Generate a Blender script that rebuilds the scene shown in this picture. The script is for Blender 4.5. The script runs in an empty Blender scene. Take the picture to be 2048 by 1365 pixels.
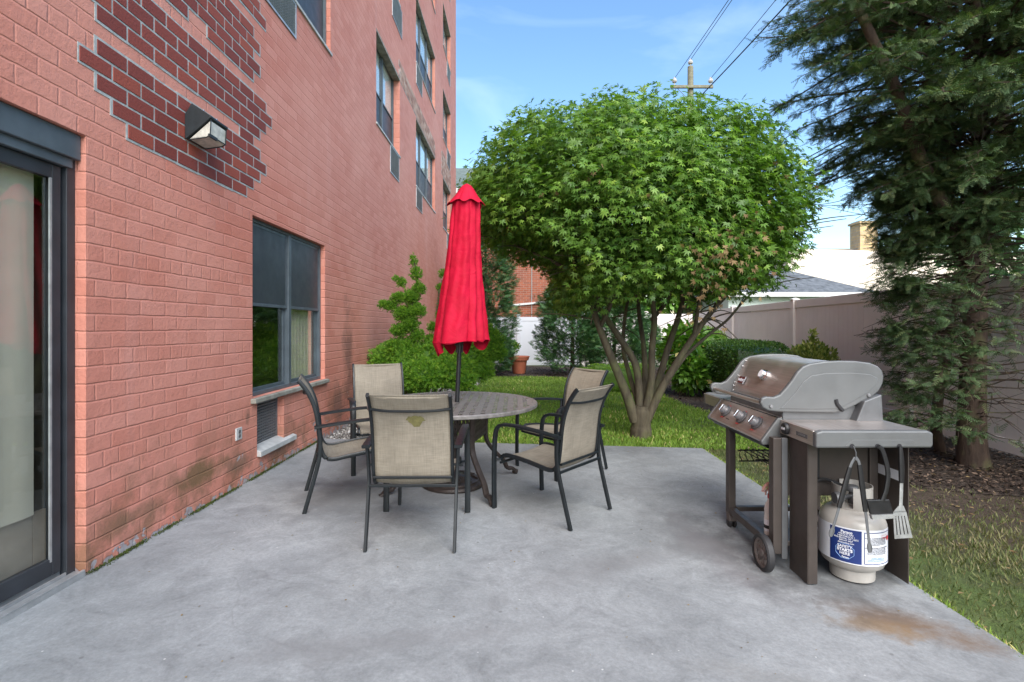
import bpy, math, random
import numpy as np
from mathutils import Vector, Matrix
random.seed(7); rng = np.random.default_rng(11)
sc = bpy.context.scene
R = math.radians
# ---------------------------------------------------------------- camera, sky, sun, exposure
F = 1024.0; CX = 1030.0; CY = 655.0; EYE = 1.36
cam_d = bpy.data.cameras.new("camera"); cam = bpy.data.objects.new("camera", cam_d)
sc.collection.objects.link(cam); sc.camera = cam
cam.location = (0, 0, EYE); cam.rotation_euler = (R(90), 0, 0)
cam_d.sensor_width = 36; cam_d.lens = 18; cam_d.shift_x = -6/2048; cam_d.shift_y = -27.5/2048
cam_d.clip_start = 0.05; cam_d.clip_end = 2000
SUN_EL, SUN_AZ = 43.0, 171.0        # azimuth clockwise from +Y: the light comes from behind the camera, right
wd = bpy.data.worlds.new("World"); sc.world = wd; wd.use_nodes = True
nt = wd.node_tree; nt.nodes.clear()
def N(nt, t, **kw):
    n = nt.nodes.new(t)
    for k, v in kw.items(): setattr(n, k, v)
    return n
wo = N(nt, 'ShaderNodeOutputWorld'); bg = N(nt, 'ShaderNodeBackground'); sky = N(nt, 'ShaderNodeTexSky')
sky.sky_type = 'NISHITA'; sky.sun_disc = False; sky.sun_elevation = R(SUN_EL); sky.sun_rotation = R(SUN_AZ)
sky.air_density = 1.3; sky.dust_density = 0.6; sky.ozone_density = 3.0
tc = N(nt, 'ShaderNodeTexCoord'); mp = N(nt, 'ShaderNodeMapping'); mp.inputs['Scale'].default_value = (1.5, 1.0, 4.5)
mp.inputs['Rotation'].default_value = (0.0, 0.5, 0.3)
nz = N(nt, 'ShaderNodeTexNoise'); nz.inputs['Scale'].default_value = 1.6; nz.inputs['Detail'].default_value = 7; nz.inputs['Distortion'].default_value = 0.6
cr = N(nt, 'ShaderNodeValToRGB'); cr.color_ramp.elements[0].position = 0.50; cr.color_ramp.elements[1].position = 0.95
cr.color_ramp.elements[1].color = (0.3, 0.3, 0.3, 1)
mx = N(nt, 'ShaderNodeMix', data_type='RGBA'); mx.inputs[7].default_value = (8.0, 9.0, 10.5, 1)
L = nt.links
L.new(tc.outputs['Generated'], mp.inputs[0]); L.new(mp.outputs[0], nz.inputs['Vector']); L.new(nz.outputs[0], cr.inputs[0])
L.new(cr.outputs[0], mx.inputs[0]); hs = N(nt, 'ShaderNodeHueSaturation'); hs.inputs['Saturation'].default_value = 1.12; L.new(sky.outputs[0], hs.inputs['Color']); L.new(hs.outputs[0], mx.inputs[6]); L.new(mx.outputs[2], bg.inputs[0])
bg.inputs[1].default_value = 0.145; L.new(bg.outputs[0], wo.inputs[0])
sd = bpy.data.lights.new("sun", 'SUN'); so = bpy.data.objects.new("sun", sd); sc.collection.objects.link(so)
sd.energy = 3.4; sd.angle = R(62); sd.color = (1.0, 0.95, 0.88)
sv = Vector((math.sin(R(SUN_AZ))*math.cos(R(SUN_EL)), math.cos(R(SUN_AZ))*math.cos(R(SUN_EL)), math.sin(R(SUN_EL))))
so.rotation_euler = sv.to_track_quat('Z', 'Y').to_euler()
sc.view_settings.view_transform = 'Standard'; sc.view_settings.look = 'None'
sc.view_settings.exposure = 1.0; sc.view_settings.gamma = 1.0
sc.render.engine = 'CYCLES'
sc.cycles.max_bounces = 4; sc.cycles.diffuse_bounces = 2; sc.cycles.glossy_bounces = 2; sc.cycles.transparent_max_bounces = 8
sc.cycles.use_denoising = True

# ---------------------------------------------------------------- where things stand
SL = 0.025
def gz(x): return -SL*(min(max(x, -2.3), 2.3)+0.5)         # the slab falls away from the building
def at(px, py, Y): return Vector(((px-CX)*Y/F, Y, EYE-(py-CY)*Y/F))
def gp(px, py):                                            # point of the ground seen at a pixel
    a = (px-CX)/F; b = (py-CY)/F
    Y = (EYE+SL*0.5)/(b-SL*a)
    if a*Y > 2.3: Y = (EYE+SL*2.8)/b
    return Vector((a*Y, Y, EYE-b*Y))
XW = -2.275
def wy(px): return -XW*F/(CX-px)
def wp(px, py): Y = wy(px); return (Y, EYE+(CY-py)*Y/F)

# ---------------------------------------------------------------- materials
M = {}
def srgb(r, g, b):
    f = lambda c: (c/255)/12.92 if c/255 <= 0.04045 else ((c/255+0.055)/1.055)**2.4
    return (f(r), f(g), f(b), 1)
def newmat(name):
    m = bpy.data.materials.new(name); m.use_nodes = True; M[name] = m
    nt = m.node_tree; return m, nt, nt.nodes['Principled BSDF'], nt.nodes['Material Output']
def ramp(nt, stops):
    c = N(nt, 'ShaderNodeValToRGB'); e = c.color_ramp.elements
    while len(e) < len(stops): e.new(0.5)
    for i, (p, col) in enumerate(stops):
        e[i].position = p; e[i].color = col if hasattr(col, '__len__') else (col, col, col, 1)
    return c
def noise(nt, vec, scale, detail=4, rough=0.55, dist=0.0):
    n = N(nt, 'ShaderNodeTexNoise'); n.inputs['Scale'].default_value = scale; n.inputs['Detail'].default_value = detail
    n.inputs['Roughness'].default_value = rough; n.inputs['Distortion'].default_value = dist
    if vec is not None: nt.links.new(vec, n.inputs['Vector'])
    return n.outputs[0]
def mixc(nt, fac, a, b, mode='MIX'):
    m = N(nt, 'ShaderNodeMix', data_type='RGBA', blend_type=mode)
    for i, v in ((0, fac), (6, a), (7, b)):
        if isinstance(v, (int, float)): m.inputs[i].default_value = v
        elif isinstance(v, tuple): m.inputs[i].default_value = v
        else: nt.links.new(v, m.inputs[i])
    return m.outputs[2]
def math_(nt, op, a, b=None, clamp=False):
    m = N(nt, 'ShaderNodeMath', operation=op, use_clamp=clamp)
    for i, v in ((0, a), (1, b)):
        if v is None: continue
        if isinstance(v, (int, float)): m.inputs[i].default_value = v
        else: nt.links.new(v, m.inputs[i])
    return m.outputs[0]
def bump(nt, p, h, dist=0.002, strength=1.0):
    b = N(nt, 'ShaderNodeBump'); b.inputs['Distance'].default_value = dist; b.inputs['Strength'].default_value = strength
    nt.links.new(h, b.inputs['Height']); nt.links.new(b.outputs[0], p.inputs['Normal']); return b
def objc(nt):
    return N(nt, 'ShaderNodeTexCoord').outputs['Object']
def simple(name, col, rough=0.6, metal=0.0, var=0.12, vs=9.0, bd=0.0, bs=60.0, spec=None, aniso=None):
    m, nt, p, o = newmat(name)
    v = objc(nt)
    n = noise(nt, v, vs, 5)
    d = tuple(c*(1-var) for c in col[:3])+(1,); l = tuple(min(1, c*(1+var)) for c in col[:3])+(1,)
    r = ramp(nt, [(0.3, d), (0.7, l)]); nt.links.new(n, r.inputs[0]); nt.links.new(r.outputs[0], p.inputs['Base Color'])
    p.inputs['Roughness'].default_value = rough; p.inputs['Metallic'].default_value = metal
    if spec is not None: p.inputs['Specular IOR Level'].default_value = spec
    rr = ramp(nt, [(0.3, max(0, rough-0.08)), (0.75, min(1, rough+0.1))]); nt.links.new(noise(nt, v, vs*2.7, 4), rr.inputs[0])
    nt.links.new(rr.outputs[0], p.inputs['Roughness'])
    if bd: bump(nt, p, noise(nt, v, bs, 4), bd)
    return m
BL, BH, BY0, BZ0 = 0.223, 0.094, 0.2105, 0.02
def painted_brick():
    m, nt, p, o = newmat('painted_brick'); ln = nt.links.new
    v = objc(nt); s = N(nt, 'ShaderNodeSeparateXYZ'); ln(v, s.inputs[0])
    # X+Y so that reveals (facing along Y) carry the courses too
    u = math_(nt, 'ADD', math_(nt, 'SUBTRACT', s.outputs[1], BY0), math_(nt, 'SUBTRACT', s.outputs[0], XW))
    w = math_(nt, 'SUBTRACT', s.outputs[2], BZ0)
    wob = math_(nt, 'MULTIPLY', math_(nt, 'SUBTRACT', noise(nt, v, 7.0, 4), 0.5), 0.014)
    wob2 = math_(nt, 'MULTIPLY', math_(nt, 'SUBTRACT', noise(nt, v, 19.0, 4), 0.5), 0.012)
    cb = N(nt, 'ShaderNodeCombineXYZ'); ln(math_(nt, 'ADD', u, wob2), cb.inputs[0]); ln(math_(nt, 'ADD', w, wob), cb.inputs[1])
    bt = N(nt, 'ShaderNodeTexBrick'); ln(cb.outputs[0], bt.inputs['Vector'])
    bt.inputs['Scale'].default_value = 1; bt.inputs['Brick Width'].default_value = BL; bt.inputs['Row Height'].default_value = BH
    bt.squash = 0.5; bt.squash_frequency = 6; bt.inputs['Mortar Size'].default_value = 0.009; bt.inputs['Mortar Smooth'].default_value = 1.0
    bt.inputs['Color1'].default_value = (0, 0, 0, 1); bt.inputs['Color2'].default_value = (1, 1, 1, 1); bt.inputs['Mortar'].default_value = (.5, .5, .5, 1)
    base = mixc(nt, bt.outputs['Color'], (0.54, 0.186, 0.128, 1), (0.62, 0.25, 0.185, 1))
    big = ramp(nt, [(0.35, 0.0), (0.7, 1.0)]); ln(noise(nt, v, 0.7, 5), big.inputs[0])
    base = mixc(nt, math_(nt, 'MULTIPLY', big.outputs[0], 0.5), base, (0.72, 0.35, 0.27, 1))
    mort = mixc(nt, 0.08, base, (0.61, 0.235, 0.16, 1))
    base = mixc(nt, bt.outputs['Fac'], base, mort)
    # pale faded streaks on the far wall
    mp = N(nt, 'ShaderNodeMapping'); mp.inputs['Scale'].default_value = (1, 1.6, 0.10); ln(v, mp.inputs[0])
    st = ramp(nt, [(0.60, 0.0), (0.78, 1.0)]); ln(noise(nt, mp.outputs[0], 1.3, 4), st.inputs[0])
    base = mixc(nt, math_(nt, 'MULTIPLY', st.outputs[0], 0.35), base, (0.64, 0.38, 0.34, 1))
    # grime low on the wall, olive, in brick sized blotches
    low = ramp(nt, [(0.0, 1.0), (1.0, 0.0)]); ln(math_(nt, 'MULTIPLY', s.outputs[2], 1.25), low.inputs[0])
    gn = ramp(nt, [(0.46, 0.0), (0.60, 1.0)]); ln(noise(nt, v, 2.6, 6, 0.65), gn.inputs[0])
    gf = math_(nt, 'MULTIPLY', math_(nt, 'MULTIPLY', gn.outputs[0], low.outputs[0]), 0.85)
    base = mixc(nt, gf, base, (0.16, 0.10, 0.05, 1))
    # damp streaks and grimy blotches that have their own place on the wall
    def wblob(y, z, ry, rz, col, k, b0, ns=4.0, amp=2.2):
        mq = N(nt, 'ShaderNodeMapping', vector_type='TEXTURE'); mq.inputs['Location'].default_value = (XW, y, z); mq.inputs['Scale'].default_value = (50, ry, rz); ln(v, mq.inputs[0])
        ve = N(nt, 'ShaderNodeVectorMath', operation='LENGTH'); ln(mq.outputs[0], ve.inputs[0])
        ff = math_(nt, 'ADD', ve.outputs['Value'], math_(nt, 'MULTIPLY', math_(nt, 'SUBTRACT', noise(nt, v, ns, 6, 0.7), 0.5), amp))
        rq = ramp(nt, [(0.3, 1.0), (0.95, 0.0)]); ln(ff, rq.inputs[0]); return mixc(nt, math_(nt, 'MULTIPLY', rq.outputs[0], k), b0, col)
    base = wblob(7.0, 0.95, 0.30, 0.85, (0.20, 0.10, 0.08, 1), 0.75, base, 3.0)
    base = wblob(6.6, 0.35, 0.35, 0.35, (0.14, 0.09, 0.07, 1), 0.7, base)
    base = wblob(3.75, 0.30, 0.40, 0.13, (0.17, 0.11, 0.05, 1), 0.85, base, 6.0)
    base = wblob(4.25, 0.24, 0.30, 0.10, (0.18, 0.12, 0.08, 1), 0.7, base, 7.0)
    base = wblob(3.05, 0.24, 0.30, 0.06, (0.20, 0.12, 0.07, 1), 0.6, base, 7.0)
    base = wblob(4.9, 0.20, 0.40, 0.10, (0.17, 0.11, 0.08, 1), 0.6, base, 6.0)
    base = wblob(4.36, 0.60, 0.05, 0.07, (0.16, 0.10, 0.07, 1), 0.7, base, 12.0)
    # peeled patches and lime bloom near the slab
    vor = N(nt, 'ShaderNodeTexVoronoi'); vor.inputs['Scale'].default_value = 3.6
    mp2 = N(nt, 'ShaderNodeMapping'); mp2.inputs['Scale'].default_value = (1, 0.8, 1.7); ln(v, mp2.inputs[0])
    dist = N(nt, 'ShaderNodeVectorMath', operation='ADD'); ln(mp2.outputs[0], dist.inputs[0])
    nn = N(nt, 'ShaderNodeTexNoise'); nn.inputs['Scale'].default_value = 14; ln(v, nn.inputs['Vector'])
    sc_ = N(nt, 'ShaderNodeVectorMath', operation='SCALE'); sc_.inputs[3].default_value = 0.16; ln(nn.outputs[1], sc_.inputs[0]); ln(sc_.outputs[0], dist.inputs[1])
    ln(dist.outputs[0], vor.inputs['Vector'])
    pr = ramp(nt, [(0.17, 1.0), (0.20, 0.0)]); ln(math_(nt, 'ADD', vor.outputs['Distance'], math_(nt, 'MULTIPLY', s.outputs[2], 0.26)), pr.inputs[0])
    pr2 = ramp(nt, [(0.50, 0.0), (0.53, 1.0)]); ln(math_(nt, 'SUBTRACT', noise(nt, v, 17, 4), math_(nt, 'MULTIPLY', math_(nt, 'SUBTRACT', s.outputs[2], 0.07), 2.6)), pr2.inputs[0])
    pf = math_(nt, 'MAXIMUM', pr.outputs[0], pr2.outputs[0])
    pc = ramp(nt, [(0.35, (0.30, 0.24, 0.24, 1)), (0.62, (0.42, 0.40, 0.41, 1))]); ln(noise(nt, v, 22, 4), pc.inputs[0])
    base = mixc(nt, pf, base, pc.outputs[0])
    ln(base, p.inputs['Base Color']); p.inputs['Roughness'].default_value = 0.62; p.inputs['Specular IOR Level'].default_value = 0.3
    bh = N(nt, 'ShaderNodeTexBrick'); ln(cb.outputs[0], bh.inputs['Vector'])   # bed joints alone: they are deeper than the upright ones
    bh.inputs['Scale'].default_value = 1; bh.inputs['Brick Width'].default_value = 500.0; bh.inputs['Row Height'].default_value = BH; bh.offset = 0.37
    bh.inputs['Mortar Size'].default_value = 0.008; bh.inputs['Mortar Smooth'].default_value = 0.8
    jf = math_(nt, 'ADD', math_(nt, 'MULTIPLY', bt.outputs['Fac'], 0.55), math_(nt, 'MULTIPLY', bh.outputs['Fac'], 0.50))
    h = math_(nt, 'ADD', math_(nt, 'MULTIPLY', math_(nt, 'SUBTRACT', 1.0, jf), math_(nt, 'ADD', 0.15, math_(nt, 'MULTIPLY', noise(nt, v, 6, 3), 1.3))),
              math_(nt, 'ADD', math_(nt, 'MULTIPLY', noise(nt, v, 38, 6, 0.7), 0.9), math_(nt, 'MULTIPLY', bt.outputs['Color'], 0.25)))
    h = math_(nt, 'SUBTRACT', h, math_(nt, 'MULTIPLY', pf, 0.5))
    bump(nt, p, h, 0.0055)
painted_brick()
def concrete():
    m, nt, p, o = newmat('concrete'); ln = nt.links.new
    v = objc(nt)
    a = ramp(nt, [(0.30, (0.215, 0.226, 0.229, 1)), (0.50, (0.282, 0.295, 0.298, 1)), (0.72, (0.352, 0.366, 0.368, 1))]); ln(noise(nt, v, 1.1, 8, 0.62, 0.4), a.inputs[0])
    base = a.outputs[0]
    b = ramp(nt, [(0.54, 0.0), (0.68, 1.0)]); ln(noise(nt, v, 2.3, 9, 0.72, 0.7), b.inputs[0])
    base = mixc(nt, math_(nt, 'MULTIPLY', b.outputs[0], 0.5), base, (0.19, 0.195, 0.20, 1))
    c = ramp(nt, [(0.30, 0.55), (0.7, 1.25)]); ln(noise(nt, v, 60, 6, 0.75), c.inputs[0])
    base = mixc(nt, 0.45, base, c.outputs[0], 'MULTIPLY')
    e_ = ramp(nt, [(0.35, 0.72), (0.65, 1.15)]); ln(noise(nt, v, 4.2, 10, 0.78, 0.9), e_.inputs[0]); base = mixc(nt, 0.8, base, e_.outputs[0], 'MULTIPLY')
    sp = N(nt, 'ShaderNodeTexVoronoi'); sp.inputs['Scale'].default_value = 8; ln(v, sp.inputs['Vector'])
    sr = ramp(nt, [(0.025, 1.0), (0.04, 0.0)]); ln(sp.outputs['Distance'], sr.inputs[0])
    base = mixc(nt, math_(nt, 'MULTIPLY', sr.outputs[0], 0.7), base, (0.62, 0.62, 0.60, 1))
    sp2 = N(nt, 'ShaderNodeTexVoronoi'); sp2.inputs['Scale'].default_value = 5.3; ln(v, sp2.inputs['Vector'])
    sr2 = ramp(nt, [(0.03, 1.0), (0.06, 0.0)]); ln(sp2.outputs['Distance'], sr2.inputs[0])
    base = mixc(nt, math_(nt, 'MULTIPLY', sr2.outputs[0], 0.6), base, (0.12, 0.12, 0.12, 1))
    dk = N(nt, 'ShaderNodeTexNoise'); dk.inputs['Scale'].default_value = 1.5; ln(v, dk.inputs['Vector'])
    va = N(nt, 'ShaderNodeVectorMath', operation='ADD'); vs_ = N(nt, 'ShaderNodeVectorMath', operation='SCALE'); vs_.inputs[3].default_value = 0.5; ln(dk.outputs[1], vs_.inputs[0]); ln(vs_.outputs[0], va.inputs[0]); ln(v, va.inputs[1])
    ck = N(nt, 'ShaderNodeTexVoronoi', feature='DISTANCE_TO_EDGE'); ck.inputs['Scale'].default_value = 0.55; ln(va.outputs[0], ck.inputs['Vector'])
    cr_ = ramp(nt, [(0.0, 1.0), (0.0032, 0.0)]); ln(ck.outputs['Distance'], cr_.inputs[0]); cm = ramp(nt, [(0.5, 0.0), (0.62, 1.0)]); ln(noise(nt, v, 1.3, 4), cm.inputs[0])
    base = mixc(nt, math_(nt, 'MULTIPLY', math_(nt, 'MULTIPLY', cr_.outputs[0], cm.outputs[0]), 0.3), base, (0.10, 0.10, 0.10, 1))
    # placed patches: rust and grease round the grill, darker areas under chair and table
    def blob(x, y, rx, ry, rot, col, k, col_base, ns=3.0):
        mp = N(nt, 'ShaderNodeMapping', vector_type='TEXTURE'); mp.inputs['Location'].default_value = (x, y, 0)
        mp.inputs['Rotation'].default_value = (0, 0, rot); mp.inputs['Scale'].default_value = (rx, ry, 50); ln(v, mp.inputs[0])
        ve = N(nt, 'ShaderNodeVectorMath', operation='LENGTH'); ln(mp.outputs[0], ve.inputs[0])
        f = math_(nt, 'ADD', ve.outputs['Value'], math_(nt, 'MULTIPLY', math_(nt, 'SUBTRACT', noise(nt, v, ns, 7, 0.7), 0.5), 2.6))
        r = ramp(nt, [(0.25, 1.0), (0.95, 0.0)]); ln(f, r.inputs[0])
        return mixc(nt, math_(nt, 'MULTIPLY', r.outputs[0], k), col_base, col)
    base = blob(1.85, 2.45, 0.42, 0.20, -0.5, (0.16, 0.105, 0.065, 1), 0.9, base)
    base = blob(1.70, 2.42, 0.30, 0.10, -0.3, (0.26, 0.17, 0.08, 1), 0.5, base, 6.0)
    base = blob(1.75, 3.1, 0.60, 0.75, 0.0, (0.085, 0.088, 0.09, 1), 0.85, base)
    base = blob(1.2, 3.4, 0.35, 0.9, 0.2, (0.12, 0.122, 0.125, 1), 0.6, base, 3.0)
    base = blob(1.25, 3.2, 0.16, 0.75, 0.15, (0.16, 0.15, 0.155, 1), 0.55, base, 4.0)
    base = blob(-1.35, 4.0, 0.65, 0.55, 0.3, (0.15, 0.155, 0.16, 1), 0.65, base, 5.0)
    base = blob(-1.75, 5.2, 0.6, 0.7, 0.3, (0.20, 0.205, 0.21, 1), 0.5, base, 5.0)
    base = blob(0.6, 3.0, 1.0, 0.16, 0.5, (0.19, 0.19, 0.19, 1), 0.5, base, 3.5)
    base = blob(-0.6, 2.2, 0.9, 0.12, 0.2, (0.20, 0.20, 0.20, 1), 0.45, base, 4.5)
    base = blob(1.1, 2.0, 0.5, 0.10, -0.4, (0.20, 0.20, 0.19, 1), 0.4, base, 5.5)
    base = blob(-0.4, 4.5, 1.3, 0.9, 0.1, (0.21, 0.21, 0.21, 1), 0.45, base, 3.0)
    ln(base, p.inputs['Base Color']); p.inputs['Roughness'].default_value = 0.72; p.inputs['Specular IOR Level'].default_value = 0.35
    h = math_(nt, 'ADD', noise(nt, v, 38, 7, 0.7), math_(nt, 'MULTIPLY', noise(nt, v, 5, 5), 1.5))
    bump(nt, p, h, 0.002)
concrete()
def ground_mat():
    m, nt, p, o = newmat('lawn_soil'); ln = nt.links.new
    v = objc(nt)
    a = ramp(nt, [(0.35, (0.060, 0.075, 0.022, 1)), (0.52, (0.085, 0.13, 0.030, 1)), (0.7, (0.15, 0.14, 0.065, 1))]); ln(noise(nt, v, 1.6, 8, 0.6), a.inputs[0])
    b = ramp(nt, [(0.3, 0.45), (0.7, 1.3)]); ln(noise(nt, v, 90, 4, 0.7), b.inputs[0])
    base = mixc(nt, 0.8, a.outputs[0], b.outputs[0], 'MULTIPLY')
    mq = N(nt, 'ShaderNodeMapping', vector_type='TEXTURE'); mq.inputs['Location'].default_value = (4.6, 4.6, 0); mq.inputs['Scale'].default_value = (2.6, 2.4, 50); ln(v, mq.inputs[0])
    ve = N(nt, 'ShaderNodeVectorMath', operation='LENGTH'); ln(mq.outputs[0], ve.inputs[0])
    ff = math_(nt, 'ADD', ve.outputs['Value'], math_(nt, 'MULTIPLY', math_(nt, 'SUBTRACT', noise(nt, v, 2.5, 6, 0.7), 0.5), 1.2)); rq = ramp(nt, [(0.55, 1.0), (1.05, 0.0)]); ln(ff, rq.inputs[0])
    br_ = mixc(nt, 1.0, (0.070, 0.050, 0.034, 1), b.outputs[0], 'MULTIPLY')
    ln(mixc(nt, rq.outputs[0], base, br_), p.inputs['Base Color']); p.inputs['Roughness'].default_value = 0.95
    bump(nt, p, noise(nt, v, 60, 6, 0.7), 0.012)
    m, nt, p, o = newmat('mulch'); ln = nt.links.new
    v = objc(nt); vo = N(nt, 'ShaderNodeTexVoronoi'); vo.inputs['Scale'].default_value = 42; ln(v, vo.inputs['Vector'])
    a = ramp(nt, [(0.0, (0.026, 0.018, 0.013, 1)), (0.55, (0.060, 0.043, 0.032, 1)), (1.0, (0.12, 0.092, 0.07, 1))]); ln(vo.outputs['Color'], a.inputs[0])
    b = ramp(nt, [(0.3, 0.6), (0.7, 1.3)]); ln(noise(nt, v, 3, 5), b.inputs[0])
    ln(mixc(nt, 0.8, a.outputs[0], b.outputs[0], 'MULTIPLY'), p.inputs['Base Color']); p.inputs['Roughness'].default_value = 0.95
    bump(nt, p, vo.outputs['Distance'], 0.02)
    m, nt, p, o = newmat('gravel_bed'); ln = nt.links.new
    v = objc(nt); vo = N(nt, 'ShaderNodeTexVoronoi'); vo.inputs['Scale'].default_value = 34; ln(v, vo.inputs['Vector'])
    a = ramp(nt, [(0.0, (0.10, 0.09, 0.08, 1)), (0.6, (0.22, 0.20, 0.18, 1)), (1.0, (0.45, 0.43, 0.40, 1))]); ln(vo.outputs['Color'], a.inputs[0])
    ln(a.outputs[0], p.inputs['Base Color']); p.inputs['Roughness'].default_value = 0.9; bump(nt, p, vo.outputs['Distance'], 0.02)
ground_mat()
def tinted(name, stops, rough=0.5, trans=0.25, spec=0.4, extra=None):
    """leaf material: every leaf carries its own random number in the attribute tint"""
    m, nt, p, o = newmat(name); ln = nt.links.new
    at_ = N(nt, 'ShaderNodeAttribute', attribute_name='tint'); r = ramp(nt, stops); ln(at_.outputs['Fac'], r.inputs[0])
    ln(r.outputs[0], p.inputs['Base Color']); p.inputs['Roughness'].default_value = rough; p.inputs['Specular IOR Level'].default_value = spec
    if trans:
        t = N(nt, 'ShaderNodeBsdfTranslucent'); ln(mixc(nt, 1.0, r.outputs[0], (1.3, 1.5, 0.5, 1), 'MULTIPLY'), t.inputs[0])
        ms = N(nt, 'ShaderNodeMixShader'); ms.inputs[0].default_value = trans
        ln(p.outputs[0], ms.inputs[1]); ln(t.outputs[0], ms.inputs[2]); ln(ms.outputs[0], o.inputs[0])
tinted('maple_leaf', [(0.0, (0.060, 0.140, 0.026, 1)), (0.5, (0.138, 0.262, 0.046, 1)), (0.88, (0.220, 0.372, 0.060, 1)), (1.0, (0.30, 0.43, 0.075, 1))], 0.42, 0.30)
tinted('dead_leaf', [(0.0, (0.15, 0.09, 0.04, 1)), (1.0, (0.32, 0.23, 0.11, 1))], 0.8, 0.2)
tinted('conifer_leaf', [(0.0, (0.040, 0.082, 0.033, 1)), (0.6, (0.080, 0.145, 0.057, 1)), (1.0, (0.177, 0.230, 0.095, 1))], 0.6, 0.15)
tinted('yew_leaf', [(0.0, (0.027, 0.072, 0.027, 1)), (0.6, (0.060, 0.150, 0.053, 1)), (1.0, (0.150, 0.255, 0.090, 1))], 0.5, 0.2)
tinted('juniper_leaf', [(0.0, (0.065, 0.169, 0.016, 1)), (0.5, (0.143, 0.312, 0.026, 1)), (1.0, (0.286, 0.442, 0.046, 1))], 0.55, 0.3)
tinted('box_leaf', [(0.0, (0.028, 0.063, 0.017, 1)), (0.6, (0.070, 0.154, 0.031, 1)), (1.0, (0.154, 0.266, 0.042, 1))], 0.4, 0.25)
tinted('bright_box_leaf', [(0.0, (0.084, 0.168, 0.024, 1)), (0.6, (0.180, 0.324, 0.036, 1)), (1.0, (0.312, 0.456, 0.060, 1))], 0.45, 0.3)
tinted('variegated_leaf', [(0.0, (0.078, 0.143, 0.026, 1)), (0.45, (0.208, 0.260, 0.052, 1)), (1.0, (0.624, 0.598, 0.208, 1))], 0.45, 0.25)
tinted('broad_leaf', [(0.0, (0.048, 0.120, 0.018, 1)), (0.6, (0.132, 0.288, 0.036, 1)), (0.95, (0.240, 0.432, 0.060, 1)), (1.0, (0.600, 0.480, 0.120, 1))], 0.35, 0.3)
tinted('grass_blade', [(0.0, (0.112, 0.178, 0.031, 1)), (0.5, (0.206, 0.340, 0.051, 1)), (0.8, (0.318, 0.459, 0.076, 1)), (1.0, (0.711, 0.561, 0.272, 1))], 0.6, 0.3)
tinted('dry_grass_blade', [(0.0, (0.055, 0.080, 0.022, 1)), (0.5, (0.11, 0.145, 0.042, 1)), (0.8, (0.19, 0.185, 0.08, 1)), (1.0, (0.27, 0.23, 0.13, 1))], 0.7, 0.2)
tinted('moss_green', [(0.0, (0.03, 0.045, 0.01, 1)), (1.0, (0.09, 0.12, 0.02, 1))], 0.9, 0.0)
tinted('pebble', [(0.0, (0.10, 0.09, 0.08, 1)), (0.7, (0.27, 0.25, 0.23, 1)), (1.0, (0.55, 0.53, 0.5, 1))], 0.8, 0.0)
tinted('chip', [(0.0, (0.018, 0.012, 0.009, 1)), (0.7, (0.060, 0.040, 0.030, 1)), (1.0, (0.20, 0.14, 0.10, 1))], 0.9, 0.0)
tinted('red_brick', [(0.0, (0.19, 0.040, 0.030, 1)), (0.6, (0.26, 0.056, 0.038, 1)), (1.0, (0.32, 0.074, 0.044, 1))], 0.75, 0.0)
tinted('faded_brick', [(0.0, (0.30, 0.15, 0.11, 1)), (0.5, (0.42, 0.24, 0.18, 1)), (1.0, (0.55, 0.38, 0.30, 1))], 0.8, 0.0)
for k in ('red_brick', 'faded_brick'):
    nt_ = M[k].node_tree; bump(nt_, nt_.nodes['Principled BSDF'], noise(nt_, objc(nt_), 70, 4), 0.003)
simple('mortar', (0.38, 0.41, 0.40, 1), 0.9, var=0.25, vs=20, bd=0.002)
simple('dark_bronze_frame', (0.030, 0.034, 0.040, 1), 0.42, var=0.25, vs=6)
simple('grey_frame', (0.080, 0.100, 0.115, 1), 0.45, var=0.2, vs=6)
simple('aluminium', (0.45, 0.46, 0.46, 1), 0.42, 0.6, var=0.2, vs=14)
simple('stone_sill', (0.26, 0.25, 0.21, 1), 0.85, var=0.35, vs=9, bd=0.002)
simple('pale_sill', (0.45, 0.46, 0.45, 1), 0.7, var=0.2, vs=9)
simple('grille_grey', (0.16, 0.17, 0.18, 1), 0.5, 0.3)
simple('grille_dark', (0.02, 0.02, 0.022, 1), 0.8)
simple('screen_mesh', (0.035, 0.042, 0.050, 1), 0.45, var=0.15, vs=3)
simple('reflection_and_dial_white', (0.90, 0.92, 0.93, 1), 0.8, var=0.04)  # white for the painted sky reflection in upper panes, and the dial
simple('curtain', (0.50, 0.46, 0.38, 1), 0.9, var=0.06, vs=4)
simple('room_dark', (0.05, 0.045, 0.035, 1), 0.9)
simple('floor_tile', (0.30, 0.25, 0.20, 1), 0.5, var=0.2, vs=6)
simple('lamp_housing', (0.016, 0.022, 0.025, 1), 0.5, var=0.3, vs=20)
simple('chair_paint', (0.007, 0.010, 0.012, 1), 0.42, 0.0, var=0.3, vs=12)
simple('bronze_paint', (0.040, 0.030, 0.026, 1), 0.45, 0.2, var=0.35, vs=18, bd=0.001, bs=90)
simple('arm_plate', (0.10, 0.09, 0.085, 1), 0.4, 0.2, var=0.2, vs=18)
simple('tabletop_bronze', (0.19, 0.175, 0.165, 1), 0.38, 0.25, var=0.3, vs=25, bd=0.001, bs=120)
simple('pole_black', (0.012, 0.013, 0.015, 1), 0.35)
simple('cast_grey', (0.135, 0.14, 0.14, 1), 0.5, 0.25, var=0.10, vs=5, bd=0.0006, bs=260)
simple('cast_grey_dark', (0.13, 0.135, 0.14, 1), 0.5, 0.3, var=0.15)
simple('knob_grey', (0.28, 0.28, 0.29, 1), 0.32, 0.5)
simple('chrome', (0.72, 0.72, 0.72, 1), 0.15, 1.0, var=0.06)
simple('taupe_metal', (0.075, 0.062, 0.055, 1), 0.45, 0.35, var=0.18, vs=5)
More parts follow.
